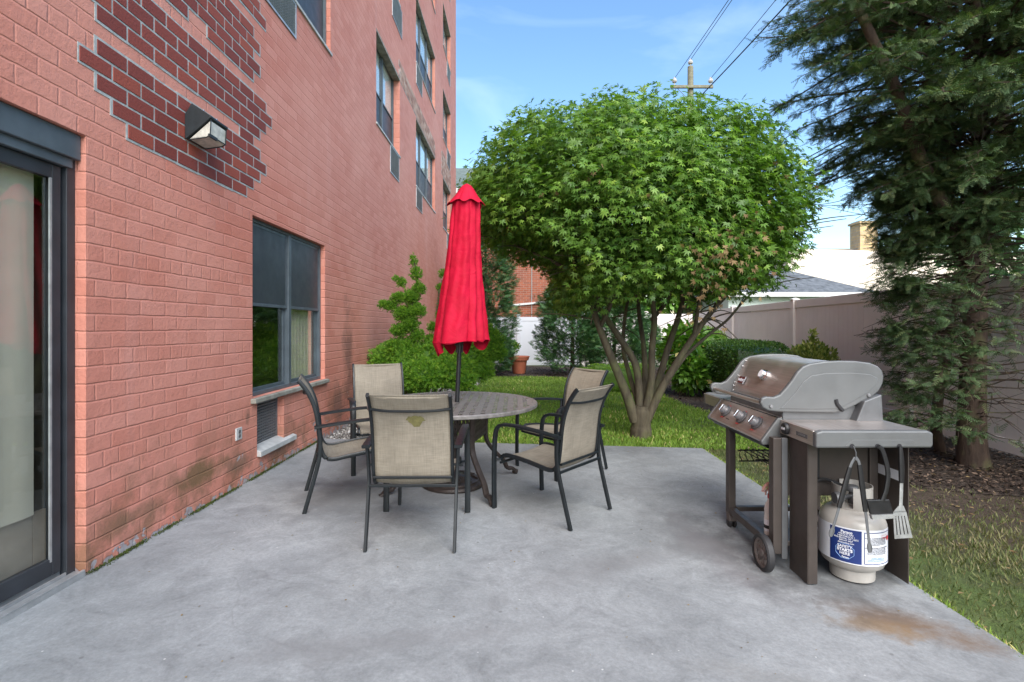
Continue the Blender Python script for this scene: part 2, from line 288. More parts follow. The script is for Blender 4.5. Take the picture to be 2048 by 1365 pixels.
simple('black_plastic', (0.012, 0.012, 0.013, 1), 0.45)
simple('rubber', (0.025, 0.025, 0.027, 1), 0.6)
simple('hub_taupe', (0.13, 0.11, 0.10, 1), 0.6)
simple('tank_paint', (0.43, 0.41, 0.375, 1), 0.35, 0.1, var=0.14, vs=10)
simple('label_white', (0.72, 0.74, 0.78, 1), 0.4, var=0.03)
simple('label_blue', (0.015, 0.035, 0.16, 1), 0.35, var=0.06)
simple('label_red', (0.6, 0.04, 0.05, 1), 0.4)
simple('print_grey', (0.16, 0.17, 0.2, 1), 0.6)
simple('print_white', (0.8, 0.82, 0.86, 1), 0.5)
simple('print_blue', (0.25, 0.42, 0.75, 1), 0.5)
simple('bottle_white', (0.62, 0.58, 0.54, 1), 0.35)
simple('badge_red', (0.12, 0.025, 0.02, 1), 0.4)
simple('bottle_red', (0.45, 0.03, 0.03, 1), 0.4)
simple('trigger_pink', (0.62, 0.36, 0.30, 1), 0.4)
simple('vinyl_tan', (0.80, 0.74, 0.705, 1), 0.5, var=0.05, vs=1.5)
simple('vinyl_white', (0.62, 0.64, 0.67, 1), 0.45, var=0.04, vs=1.5)
simple('terracotta', (0.42, 0.13, 0.07, 1), 0.6, var=0.12)
simple('pole_wood', (0.20, 0.19, 0.13, 1), 0.85, var=0.3, vs=8, bd=0.004, bs=30)
simple('insulator', (0.50, 0.48, 0.46, 1), 0.3)
simple('wire_black', (0.012, 0.014, 0.018, 1), 0.6)
simple('wire_grey', (0.05, 0.07, 0.08, 1), 0.6)
simple('stucco_cream', (0.74, 0.64, 0.52, 1), 0.9, var=0.06, vs=2, bd=0.004, bs=20)
simple('roof_shingle', (0.11, 0.12, 0.13, 1), 0.85, var=0.4, vs=6, bd=0.004)
simple('roof_green', (0.13, 0.16, 0.14, 1), 0.85, var=0.35, vs=6)
simple('siding_mint', (0.55, 0.62, 0.56, 1), 0.6, var=0.04)
simple('trim_white', (0.72, 0.72, 0.70, 1), 0.55, var=0.05)
simple('string', (0.3, 0.28, 0.22, 1), 0.8)
def brick_far(name, c1, c2, mort, w, h):
    m, nt, p, o = newmat(name); ln = nt.links.new
    v = objc(nt); s = N(nt, 'ShaderNodeSeparateXYZ'); ln(v, s.inputs[0])
    cb = N(nt, 'ShaderNodeCombineXYZ'); ln(math_(nt, 'ADD', s.outputs[0], s.outputs[1]), cb.inputs[0]); ln(s.outputs[2], cb.inputs[1])
    bt = N(nt, 'ShaderNodeTexBrick'); ln(cb.outputs[0], bt.inputs['Vector']); bt.inputs['Scale'].default_value = 1
    bt.inputs['Brick Width'].default_value = w; bt.inputs['Row Height'].default_value = h; bt.inputs['Mortar Size'].default_value = 0.010
    bt.inputs['Color1'].default_value = c1; bt.inputs['Color2'].default_value = c2; bt.inputs['Mortar'].default_value = mort
    ln(mixc(nt, 0.35, bt.outputs['Color'], noise(nt, v, 5, 4), 'OVERLAY'), p.inputs['Base Color']); p.inputs['Roughness'].default_value = 0.85
brick_far('orange_brick', (0.38, 0.10, 0.045, 1), (0.24, 0.07, 0.04, 1), (0.32, 0.22, 0.17, 1), 0.30, 0.10)
brick_far('yellow_brick', (0.60, 0.42, 0.20, 1), (0.50, 0.36, 0.20, 1), (0.42, 0.36, 0.28, 1), 0.30, 0.13)
def stainless():
    m, nt, p, o = newmat('stainless'); ln = nt.links.new
    v = objc(nt); mp = N(nt, 'ShaderNodeMapping'); mp.inputs['Scale'].default_value = (60, 1.2, 60); ln(v, mp.inputs[0])
    r = ramp(nt, [(0.3, (0.50, 0.45, 0.41, 1)), (0.7, (0.66, 0.60, 0.56, 1))]); ln(noise(nt, mp.outputs[0], 2.0, 5), r.inputs[0])
    ln(r.outputs[0], p.inputs['Base Color']); p.inputs['Metallic'].default_value = 0.85
    rr = ramp(nt, [(0.3, 0.34), (0.7, 0.52)]); ln(noise(nt, v, 7, 6), rr.inputs[0]); ln(rr.outputs[0], p.inputs['Roughness'])
stainless()
def wood_bark(name, c1, c2, sc1=18, bd=0.012):
    m, nt, p, o = newmat(name); ln = nt.links.new
    v = objc(nt); mp = N(nt, 'ShaderNodeMapping'); mp.inputs['Scale'].default_value = (1, 1, 0.25); ln(v, mp.inputs[0])
    n = noise(nt, mp.outputs[0], sc1, 7, 0.65)
    r = ramp(nt, [(0.3, c1), (0.7, c2)]); ln(n, r.inputs[0])
    g = ramp(nt, [(0.5, 0.0), (0.68, 1.0)]); ln(noise(nt, v, 4, 4), g.inputs[0])
    ln(mixc(nt, math_(nt, 'MULTIPLY', g.outputs[0], 0.6), r.outputs[0], (0.14, 0.15, 0.06, 1)), p.inputs['Base Color'])
    p.inputs['Roughness'].default_value = 0.85; bump(nt, p, n, bd)
wood_bark('maple_bark', (0.042, 0.033, 0.022, 1), (0.135, 0.112, 0.070, 1), 14, 0.006)
wood_bark('conifer_bark', (0.028, 0.018, 0.013, 1), (0.085, 0.055, 0.038, 1), 22, 0.02)
def sling():
    m, nt, p, o = newmat('sling_fabric'); ln = nt.links.new
    v = objc(nt); s = N(nt, 'ShaderNodeSeparateXYZ'); ln(v, s.inputs[0])
    def streak(sx, sy, sz):
        mp = N(nt, 'ShaderNodeMapping'); mp.inputs['Scale'].default_value = (sx, sy, sz); ln(v, mp.inputs[0]); return noise(nt, mp.outputs[0], 1.0, 4, 0.6)
    t = math_(nt, 'ADD', math_(nt, 'MULTIPLY', streak(170, 8, 8), 0.5), math_(nt, 'MULTIPLY', streak(8, 170, 170), 0.5))
    r = ramp(nt, [(0.26, (0.22, 0.188, 0.140, 1)), (0.74, (0.42, 0.372, 0.295, 1))]); ln(t, r.inputs[0])
    d = ramp(nt, [(0.35, 0.80), (0.7, 1.08)]); ln(noise(nt, v, 6, 4), d.inputs[0])
    ln(mixc(nt, 1.0, r.outputs[0], d.outputs[0], 'MULTIPLY'), p.inputs['Base Color']); p.inputs['Roughness'].default_value = 0.75
    bump(nt, p, t, 0.0012)
    # a little light comes through the weave
    tr = N(nt, 'ShaderNodeBsdfTranslucent'); ln(r.outputs[0], tr.inputs[0]); ms = N(nt, 'ShaderNodeMixShader'); ms.inputs[0].default_value = 0.2
    ln(p.outputs[0], ms.inputs[1]); ln(tr.outputs[0], ms.inputs[2]); ln(ms.outputs[0], o.inputs[0])
sling()
def cloth_red():
    m, nt, p, o = newmat('red_canvas'); ln = nt.links.new
    v = objc(nt)
    r = ramp(nt, [(0.3, (0.38, 0.003, 0.020, 1)), (0.7, (0.53, 0.006, 0.036, 1))]); ln(noise(nt, v, 7, 5), r.inputs[0])
    ln(r.outputs[0], p.inputs['Base Color']); p.inputs['Roughness'].default_value = 0.7; p.inputs['Specular IOR Level'].default_value = 0.2
    bump(nt, p, noise(nt, v, 9, 5, 0.5, 0.6), 0.012)
cloth_red()
def glass(name, tint, k, rough=0.02, murk=0.0):
    """window glass: lets the room through and mirrors the garden, the more the flatter one looks at it"""
    m, nt, p, o = newmat(name); ln = nt.links.new; nt.nodes.remove(p)
    t = N(nt, 'ShaderNodeBsdfTransparent'); t.inputs[0].default_value = tint
    g = N(nt, 'ShaderNodeBsdfGlossy'); g.inputs['Roughness'].default_value = rough; g.inputs[0].default_value = (0.9, 0.95, 0.95, 1)
    lw = N(nt, 'ShaderNodeLayerWeight'); lw.inputs[0].default_value = 0.5
    fz = math_(nt, 'ADD', math_(nt, 'MULTIPLY', math_(nt, 'POWER', lw.outputs['Facing'], 3.0), 0.75), 0.045)
    ms = N(nt, 'ShaderNodeMixShader'); ln(math_(nt, 'ADD', math_(nt, 'MULTIPLY', fz, k), murk, True), ms.inputs[0])
    ln(t.outputs[0], ms.inputs[1]); ln(g.outputs[0], ms.inputs[2]); ln(ms.outputs[0], o.inputs[0])
glass('window_glass', (0.96, 0.97, 0.95, 1), 0.9)
glass('mirror_glass', (0.90, 0.95, 0.97, 1), 1.35)
glass('lens_glass', (0.90, 0.92, 0.90, 1), 1.0, 0.25, 0.25)
simple('lens_frost', (0.55, 0.53, 0.46, 1), 0.35, var=0.25, vs=30)

# ---------------------------------------------------------------- mesh helpers
class MB:
    def __init__(s): s.v = []; s.f = []; s.t = []
    def quad(s, a, b, c, d): i = len(s.v); s.v += [tuple(a), tuple(b), tuple(c), tuple(d)]; s.f.append((i, i+1, i+2, i+3)); return s
    def poly(s, pts): i = len(s.v); s.v += [tuple(p) for p in pts]; s.f.append(tuple(range(i, i+len(pts)))); return s
    def box(s, x0, x1, y0, y1, z0, z1, tint=None):
        i = len(s.v)
        s.v += [(x0, y0, z0), (x1, y0, z0), (x1, y1, z0), (x0, y1, z0), (x0, y0, z1), (x1, y0, z1), (x1, y1, z1), (x0, y1, z1)]
        s.f += [(i, i+3, i+2, i+1), (i+4, i+5, i+6, i+7), (i, i+1, i+5, i+4), (i+1, i+2, i+6, i+5), (i+2, i+3, i+7, i+6), (i+3, i, i+4, i+7)]
        if tint is not None: s.t += [tint]*8
        return s
    def bar(s, a, b, w, h, up=(0, 0, 1)):                   # a box from a to b, w across, h along up
        a = Vector(a); b = Vector(b); t = (b-a).normalized(); u = Vector(up)
        n = (u - t*u.dot(t))
        if n.length < 1e-4: n = Vector((0, 1, 0)) - t*t.y
        n.normalize(); c = t.cross(n); i = len(s.v)
        for p in (a, b):
            for (x, y) in ((-1, -1), (1, -1), (1, 1), (-1, 1)): s.v.append(tuple(p + c*(x*w/2) + n*(y*h/2)))
        s.f += [(i, i+3, i+2, i+1), (i+4, i+5, i+6, i+7), (i, i+1, i+5, i+4), (i+1, i+2, i+6, i+5), (i+2, i+3, i+7, i+6), (i+3, i, i+4, i+7)]
        return s
    def tube(s, pts, r, n=8, w=None, h=None, up=None, cap=True):
        """sweep a round (r) or rounded flat (w by h) section along pts"""
        P = [Vector(p) for p in pts]; k = len(P); i0 = len(s.v)
        rr = r if hasattr(r, '__len__') else [r]*k
        T = [(P[min(j+1, k-1)]-P[max(j-1, 0)]).normalized() for j in range(k)]
        ref = Vector(up) if up else (Vector((0, 0, 1)) if abs(T[0].z) < 0.9 else Vector((1, 0, 0)))
        nn = (ref - T[0]*ref.dot(T[0])).normalized()
        for j in range(k):
            if up: ref = Vector(up); m_ = ref - T[j]*ref.dot(T[j]); nn = m_.normalized() if m_.length > 0.05 else nn
            nn = (nn - T[j]*nn.dot(T[j])).normalized(); c = T[j].cross(nn)
            for q in range(n):
                a = 2*math.pi*(q+0.5)/n; ca, sa = math.cos(a), math.sin(a)
                if w:
                    e = 0.45; x = math.copysign(abs(ca)**e, ca)*w/2*(rr[j] if hasattr(r, '__len__') else 1); y = math.copysign(abs(sa)**e, sa)*h/2*(rr[j] if hasattr(r, '__len__') else 1)
                else: x = ca*rr[j]; y = sa*rr[j]
                s.v.append(tuple(P[j]+c*x+nn*y))
        for j in range(k-1):
            for q in range(n):
                a = i0+j*n+q; b = i0+j*n+(q+1) % n; s.f.append((a, b, b+n, a+n))
        if cap: s.f.append(tuple(range(i0+n-1, i0-1, -1))); s.f.append(tuple(range(i0+(k-1)*n, i0+k*n)))
        return s
    def lathe(s, prof, c=(0, 0, 0), n=32, axis='z', close=False):
        i0 = len(s.v); k = len(prof)
        for (r, z) in prof:
            for q in range(n):
                a = 2*math.pi*q/n; x, y = r*math.cos(a), r*math.sin(a)
                p = (x, y, z) if axis == 'z' else ((z, x, y) if axis == 'x' else (y, z, x))
                s.v.append((p[0]+c[0], p[1]+c[1], p[2]+c[2]))
        for j in range(k-1):
            for q in range(n):
                a = i0+j*n+q; b = i0+j*n+(q+1) % n; s.f.append((a, b, b+n, a+n))
        if prof[0][0] > 1e-5 and not close: s.f.append(tuple(range(i0+n-1, i0-1, -1)))
        if prof[-1][0] > 1e-5 and not close: s.f.append(tuple(range(i0+(k-1)*n, i0+k*n)))
        return s
    def prism(s, pts, d0, d1, axis='y'):
        """pts: closed outline in the two other axes, extruded from d0 to d1"""
        i0 = len(s.v); k = len(pts)
        for d in (d0, d1):
            for (a, b) in pts: s.v.append({'y': (a, d, b), 'x': (d, a, b), 'z': (a, b, d)}[axis])
        s.f.append(tuple(range(i0, i0+k))); s.f.append(tuple(range(i0+2*k-1, i0+k-1, -1)))
        for j in range(k): q = (j+1) % k; s.f.append((i0+j, i0+k+j, i0+k+q, i0+q))
        return s
    def build(s, name, mat, parent=None, smooth=False, bevel=0.0, loc=None, fix=True):
        me = bpy.data.meshes.new(name); me.from_pydata(s.v, [], s.f); me.update()
        if s.t:
            a = me.attributes.new('tint', 'FLOAT', 'POINT'); a.data.foreach_set('value', s.t)
        if fix:
            import bmesh
            bm = bmesh.new(); bm.from_mesh(me); bmesh.ops.recalc_face_normals(bm, faces=bm.faces[:]); bm.to_mesh(me); bm.free()
        ob = bpy.data.objects.new(name, me); sc.collection.objects.link(ob)
        me.materials.append(M[mat])
        if smooth:
            me.polygons.foreach_set('use_smooth', [True]*len(me.polygons))
            try: me.set_sharp_from_angle(angle=R(38))
            except Exception: pass
        if bevel:
            b = ob.modifiers.new('bevel', 'BEVEL'); b.width = bevel; b.segments = 2; b.limit_method = 'ANGLE'; b.angle_limit = R(40)
            b.harden_normals = False
        if parent: ob.parent = parent
        if loc is not None: ob.location = loc
        return ob
def tag(o, label=None, cat=None, group=None, kind=None):
    if label: o['label'] = label
    if cat: o['category'] = cat
    if group: o['group'] = group
    if kind: o['kind'] = kind
    return o
def empty(name, loc, label, cat, rz=0, group=None):
    o = bpy.data.objects.new(name, None); sc.collection.objects.link(o); o.location = loc; o.rotation_euler.z = rz
    o.empty_display_size = 0.1
    return tag(o, label, cat, group)
def copy_tree(o, parent=None):
    c = o.copy(); sc.collection.objects.link(c); c.parent = parent
    for ch in [x for x in o.children]: copy_tree(ch, c)
    return c
def smooth_path(pts, n=6):
    """Catmull-Rom through the points"""
    P = [np.array(p, float) for p in pts]; P = [2*P[0]-P[1]]+P+[2*P[-1]-P[-2]]; out = []
    for i in range(1, len(P)-2):
        for k in range(n):
            t = k/n; a, b, c, d = P[i-1], P[i], P[i+1], P[i+2]
            out.append(0.5*((2*b)+(-a+c)*t+(2*a-5*b+4*c-d)*t*t+(-a+3*b-3*c+d)*t**3))
    out.append(P[-2]); return [tuple(p) for p in out]
def fast_mesh(name, V, Fc, mat, parent=None, tint=None, smooth=False):
    me = bpy.data.meshes.new(name); k = Fc.shape[1]
    me.vertices.add(len(V)); me.vertices.foreach_set('co', np.ascontiguousarray(V, dtype=np.float32).ravel())
    me.loops.add(Fc.size); me.loops.foreach_set('vertex_index', Fc.ravel().astype(np.int32))
    me.polygons.add(len(Fc)); me.polygons.foreach_set('loop_start', np.arange(0, Fc.size, k, dtype=np.int32))
    me.polygons.foreach_set('loop_total', np.full(len(Fc), k, dtype=np.int32))
    me.update(calc_edges=True)
    if tint is not None:
        a = me.attributes.new('tint', 'FLOAT', 'POINT'); a.data.foreach_set('value', tint.astype(np.float32))
    me.materials.append(M[mat])
    ob = bpy.data.objects.new(name, me); sc.collection.objects.link(ob)
    if parent: ob.parent = parent
    return ob
def norm(a): return a/np.maximum(np.linalg.norm(a, axis=-1, keepdims=True), 1e-9)
def scatter(name, C, T, Nn, S, tmpl, mat, parent=None, tint=None):
    """one leaf (template verts: x across, y along, z off the face) at every C, tip along T, face to Nn, size S"""
    tv, tf = tmpl; n = len(C)
    T = norm(T); B = norm(np.cross(T, Nn)); Nn = np.cross(B, T)
    V = C[:, None, :] + S[:, None, None]*(tv[None, :, 0, None]*B[:, None, :] + tv[None, :, 1, None]*T[:, None, :] + tv[None, :, 2, None]*Nn[:, None, :])
    Fc = (tf[None, :, :] + (np.arange(n)*len(tv))[:, None, None]).reshape(-1, tf.shape[1])
    if tint is None: tint = rng.random(n)
    return fast_mesh(name, V.reshape(-1, 3), Fc, mat, parent, np.repeat(tint, len(tv)))
# leaf templates (quads)
def t_maple():
    v = [(0, 0, 0)]; f = []
    for a, l in ((0, 1.0), (42, 0.85), (-42, 0.85), (84, 0.62), (-84, 0.62)):
        a = R(a); d = np.array((math.sin(a), math.cos(a))); p = np.array((d[1], -d[0])); i = len(v); w = 0.13
        m1 = d*l*0.42+p*w; m2 = d*l*0.42-p*w; tp = d*l
        v += [(m1[0], m1[1], 0.02), (tp[0], tp[1], -0.16*l), (m2[0], m2[1], 0.02)]; f.append((0, i, i+1, i+2))
    return np.array(v, float), np.array(f)
def t_leaf(w=0.28, fold=0.10):
    return np.array([(0, 0, 0), (w, 0.45, fold), (0, 1, 0), (-w, 0.45, fold)], float), np.array([(0, 1, 2, 3)])
def t_frond(n=7, w=0.075, spread=48, l=0.36):
    """flat spray of a conifer: short leaflets either side of a stem"""
    v = [(-0.012, 0, 0), (0.012, 0, 0), (0.008, 1, -0.05), (-0.008, 1, -0.05)]; f = [(0, 1, 2, 3)]
    for k in range(n):
        y = 0.08+0.86*k/n; ll = l*(1.05-0.65*k/n)
        for sgn in (-1, 1):
            a = R(spread)*sgn; d = np.array((math.sin(a), math.cos(a))); p = np.array((d[1], -d[0]))*w/2; i = len(v)
            b = np.array((0, y+0.03*sgn)); m_ = b+d*ll*0.5; e = b+d*ll
            v += [(b[0], b[1], -0.05*y), (m_[0]+p[0], m_[1]+p[1], -0.05*y), (e[0], e[1], -0.05*y-0.07), (m_[0]-p[0], m_[1]-p[1], -0.05*y)]
            f.append((i, i+1, i+2, i+3))
    return np.array(v, float), np.array(f)
def t_tuft(n=6, w=0.06):
    v = []; f = []; r_ = np.random.default_rng(3)
    for k in range(n):
        a = 2*math.pi*k/n+r_.random()*0.5; s = 0.25+0.35*r_.random(); d = np.array((math.cos(a)*s, 0.9, math.sin(a)*s)); d *= (0.7+0.4*r_.random())
        p = np.array((-math.sin(a), 0, math.cos(a)))*w; i = len(v)
        v += [(0, 0, 0), tuple(d*0.5+p), tuple(d), tuple(d*0.5-p)]; f.append((i, i+1, i+2, i+3))
    return np.array(v, float), np.array(f)
FROND_C = t_frond(5, 0.075, 52, 0.34)
FROND_W = t_frond(5, 0.085, 42, 0.40)
MAPLE, LEAF, FROND, TUFT, BLADE = t_maple(), t_leaf(), t_frond(6, 0.050, 40, 0.30), t_tuft(), t_leaf(0.045, 0.0)
def rsph(n): return norm(rng.normal(size=(n, 3)))

# ---------------------------------------------------------------- the ground
YF = 6.05                                                  # far edge of the slab
XR = 2.213                                                 # its right edge
def slab():
    b = MB(); n = 60
    for (x0, x1) in ((-2.275, -1.0), (-1.0, 0.0), (0.0, 1.1), (1.1, XR)):
        b.quad((x0, -6, gz(x0)), (x1, -6, gz(x1)), (x1, YF, gz(x1)), (x0, YF, gz(x0)))
    # edges of the slab, a little ragged
    r_ = random.Random(5)
    xs = np.linspace(-2.275, XR, 50)
    pts = [(x, YF+r_.uniform(-.006, .008), gz(x)) for x in xs]
    for a, c in zip(pts, pts[1:]): b.quad((a[0], a[1], a[2]-.004), (c[0], c[1], c[2]-.004), (c[0], c[1]+.01, c[2]-0.15), (a[0], a[1]+.01, a[2]-0.15)); b.quad((a[0], YF, a[2]), (c[0], YF, c[2]), (c[0], c[1], c[2]-.004), (a[0], a[1], a[2]-.004))
    ys = np.linspace(-6, YF, 90)
    pts = [(XR+r_.uniform(-.006, .008), y, gz(XR)) for y in ys]
    for a, c in zip(pts, pts[1:]): b.quad((a[0], a[1], a[2]-.004), (c[0], c[1], c[2]-.004), (c[0]+.01, c[1], c[2]-0.15), (a[0]+.01, a[1], a[2]-0.15)); b.quad((XR, a[1], a[2]), (XR, c[1], c[2]), (c[0], c[1], c[2]-.004), (a[0], a[1], a[2]-.004))
    o = b.build('patio', 'concrete', fix=False)
    for poly in o.data.polygons: pass
    tag(o, kind='structure')
slab()
def lz(x, y):                                              # lawn level, just under the slab
    return gz(x)-0.035
def sheet(name, mat, x0, x1, y0, y1, nx, ny, dz, wob=0.012):
    xs = np.linspace(x0, x1, nx); ys = np.linspace(y0, y1, ny); X, Y = np.meshgrid(xs, ys, indexing='ij')
    Z = -SL*(np.clip(X, -2.3, 2.3)+0.5)-0.035+dz+wob*(np.sin(X*2.1+Y)*np.sin(Y*1.7))
    V = np.stack([X, Y, Z], -1).reshape(-1, 3); i = np.arange(nx-1)[:, None]*ny+np.arange(ny-1)[None, :]
    Fc = np.stack([i, i+ny, i+ny+1, i+1], -1).reshape(-1, 4)
    return tag(fast_mesh(name, V, Fc, mat), kind='structure')
big = MB(); big.quad((-300, -300, -0.16), (300, -300, -0.16), (300, 500, -0.16), (-300, 500, -0.16)); tag(big.build('ground', 'lawn_soil'), kind='structure')
sheet('lawn', 'lawn_soil', -2.27, 7.0, YF+0.012, 20.0, 90, 130, 0.0)
sheet('lawn', 'lawn_soil', XR+0.012, 7.0, -6.0, YF+0.012, 50, 110, 0.0)
def flat_bed(name, mat, pts, dz):
    """a planting bed on the lawn, outline pts"""
    import bmesh
    bm = bmesh.new(); vs = [bm.verts.new((x, y, 0)) for x, y in smooth_path(pts+[pts[0]], 6)[:-1]]
    bm.faces.new(vs); bmesh.ops.triangulate(bm, faces=bm.faces[:])
    for _ in range(3): bmesh.ops.subdivide_edges(bm, edges=[e for e in bm.edges if e.calc_length() > 0.5], cuts=1); bmesh.ops.triangulate(bm, faces=bm.faces[:])
    for v in bm.verts:
        v.co.z = lz(v.co.x, v.co.y)+dz+0.012*math.sin(v.co.x*2.1+v.co.y)*math.sin(v.co.y*1.7)
    me = bpy.data.meshes.new(name); bm.to_mesh(me); bm.free(); me.materials.append(M[mat])
    for p in me.polygons:
        if p.normal.z < 0: p.flip()
    o = bpy.data.objects.new(name, me); sc.collection.objects.link(o); return tag(o, kind='structure')
BED_L = [(-2.27, 6.08), (-1.25, 6.08), (-1.15, 7.5), (-1.05, 9.2), (-0.95, 11.0), (-0.85, 13.0), (-0.95, 14.3), (-2.27, 14.5)]
BED_F = [(-2.2, 14.4), (-0.9, 14.35), (0.5, 14.5), (1.8, 14.2), (2.6, 12.9), (3.3, 11.7), (3.1, 10.5), (3.15, 9.4), (3.3, 8.4), (3.6, 7.6), (4.6, 7.3), (5.9, 7.4), (6.2, 12.0), (6.6, 18.0), (2.0, 18.4), (-2.2, 18.4)]
BED_R = [(3.45, 6.9), (3.1, 6.3), (2.95, 5.6), (3.35, 5.0), (4.0, 4.5), (4.9, 4.25), (5.6, 3.9), (6.6, 3.8), (6.6, 4.8), (6.4, 7.1), (4.6, 7.2)]
flat_bed('gravel_bed', 'gravel_bed', BED_L, 0.018)
flat_bed('mulch_bed', 'mulch', BED_F, 0.022)
flat_bed('mulch_bed', 'mulch', BED_R, 0.006)
def inpoly(px, py, poly):
    n = len(poly); c = np.zeros(np.shape(px), bool); j = n-1
    for i in range(n):
        xi, yi = poly[i]; xj, yj = poly[j]
        c ^= ((yi > py) != (yj > py)) & (px < (xj-xi)*(py-yi)/((yj-yi) or 1e-9)+xi); j = i
    return c

# ---------------------------------------------------------------- apartment building
bld = empty('apartment_building', (XW, 0, 0), 'tall salmon painted brick apartment building rising along the patio', 'building')
bld.location = (0, 0, 0)
YE, ZT = 19.72, 18.6
# openings: kind, y0, y1, z0, z1, depth
def span(pxl, pxr): return wy(pxl), wy(pxr)
def zat(px, py): return wp(px, py)[1]
OPEN = []
dY1 = wy(172)
zdoor = zat(172, 272)
OPEN.append(('door', dY1-2.6, dY1, -0.2, zdoor, 0.17))
w1 = (wy(505), wy(650), zat(505, 797), zat(505, 430)); OPEN.append(('window2', *w1, 0.09))
OPEN.append(('vent_low', wy(514), wy(587), zat(516, 905), w1[2]-0.05, 0.10))
z2 = zat(660, 105)
OPEN.append(('window2', wy(507), wy(661), z2, z2+1.62, 0.09)); OPEN.append(('vent', wy(507), wy(591), zat(591, 80), z2-0.03, 0.02))
bz0, bz1 = zat(751, 242), zat(799, 156)
by0, by1 = wy(752.5), wy(799.5)
OPEN.append(('window2', by0, by1, bz0, bz1, 0.16)); OPEN.append(('vent', wy(780), wy(797.5), bz0-0.54, bz0-0.03, 0.02))
OPEN.append(('window2', by0, by1, bz0+2.98, bz1+2.98, 0.16)); OPEN.append(('vent', wy(784), wy(803.5), zat(803, 79), bz0+2.95, 0.02))
cy0, cy1 = wy(832), wy(870)
cz0, cz1 = zat(831.5, 370), zat(869, 313)
for k, (a, c) in enumerate(((cz0, cz1), (zat(836, 133.7), zat(872.5, 122.7)), (zat(873.6, 40), zat(873.6, 40)+1.6), (zat(873.6, 40)+2.9, zat(873.6, 40)+4.5))):
    OPEN.append(('window3', cy0, cy1+0.15*k*0, a, c, 0.12)); OPEN.append(('vent', cy0, wy(844), a-0.5, a-0.03, 0.02))
dy0, dy1 = wy(886), wy(901)
dz0, dz1 = zat(884.6, 452), zat(887.5, 357)
for k, (a, c) in enumerate(((dz0, dz1), (zat(888, 280), zat(890, 190)), (zat(890.5, 106), zat(892, 31)), (zat(890.5, 106)+2.95, zat(892, 31)+2.95))):
    OPEN.append(('window2', dy0, dy1, a, c, 0.16)); OPEN.append(('vent', dy0+0.9, dy1-0.15, a-0.55, a-0.03, 0.02))
# higher storeys, above the picture
for zz in (bz0+5.95, bz0+8.9): OPEN.append(('window2', by0, by1, zz, zz+1.6, 0.16)); OPEN.append(('window2', wy(507), wy(661), zz, zz+1.6, 0.12))
OPEN.append(('window2', wy(507), wy(661), z2+2.98, z2+4.6, 0.12))
wall = MB()
ys = sorted({-6.0, YE} | {o[1] for o in OPEN} | {o[2] for o in OPEN}); zs = sorted({-0.2, ZT} | {o[3] for o in OPEN} | {o[4] for o in OPEN})
for a, b in zip(ys, ys[1:]):
    for c, d in zip(zs, zs[1:]):
        ym, zm = (a+b)/2, (c+d)/2
        if any(o[1] < ym < o[2] and o[3] < zm < o[4] for o in OPEN): continue
        wall.quad((XW, a, c), (XW, b, c), (XW, b, d), (XW, a, d))
for (k, a, b, c, d, dp) in OPEN:
    x1 = XW-dp-0.06
    wall.quad((XW, a, c), (XW, a, d), (x1, a, d), (x1, a, c)); wall.quad((XW, b, c), (x1, b, c), (x1, b, d), (XW, b, d))
    wall.quad((XW, a, d), (XW, b, d), (x1, b, d), (x1, a, d)); wall.quad((XW, a, c), (x1, a, c), (x1, b, c), (XW, b, c))
wall.quad((XW, YE, -0.2), (-14, YE, -0.2), (-14, YE, ZT), (XW, YE, ZT)); wall.quad((-14, -6, -0.2), (-14, YE, -0.2), (-14, YE, ZT), (-14, -6, ZT))
wall.quad((XW, -6, -0.2), (-14, -6, -0.2), (-14, -6, ZT), (XW, -6, ZT))
wall.build('wall', 'painted_brick', bld, fix=False)
rf = MB(); rf.quad((XW, -6, ZT), (XW, YE, ZT), (-14, YE, ZT), (-14, -6, ZT)); rf.build('roof', 'roof_shingle', bld, fix=False)
# exposed red brick where the paint was cut out
PATCH = [
 [(146, 84), (190, 70), (255, 118), (310, 158), (360, 196), (404, 228), (453, 262), (497, 290), (528, 309), (526, 330), (508, 345), (497, 396), (440, 365), (390, 343), (300, 303), (250, 275), (246, 246), (226, 244), (224, 204), (190, 178), (186, 152), (146, 120)],
 [(180, -30), (186, 40), (225, 78), (253, 86), (308, 126), (356, 166), (396, 192), (435, 222), (500, 282), (514, 262), (524, 252), (538, 240), (530, 194), (470, 146), (400, 80), (358, 45), (318, 6), (268, -40), (180, -60)],
 [(345, 2), (404, 52), (440, 90), (472, 126), (501, 152), (516, 134), (517, 98), (502, 60), (475, 22), (440, -20), (330, -30)],
 [(477, 2), (501, 38), (527, 66), (532, 20), (522, -30), (460, -30)],
]
def in_opening(y0, y1, z0, z1):
    return any(y1 > o[1]-0.01 and y0 < o[2]+0.01 and z1 > o[3]-0.01 and z0 < o[4]+0.01 for o in OPEN)
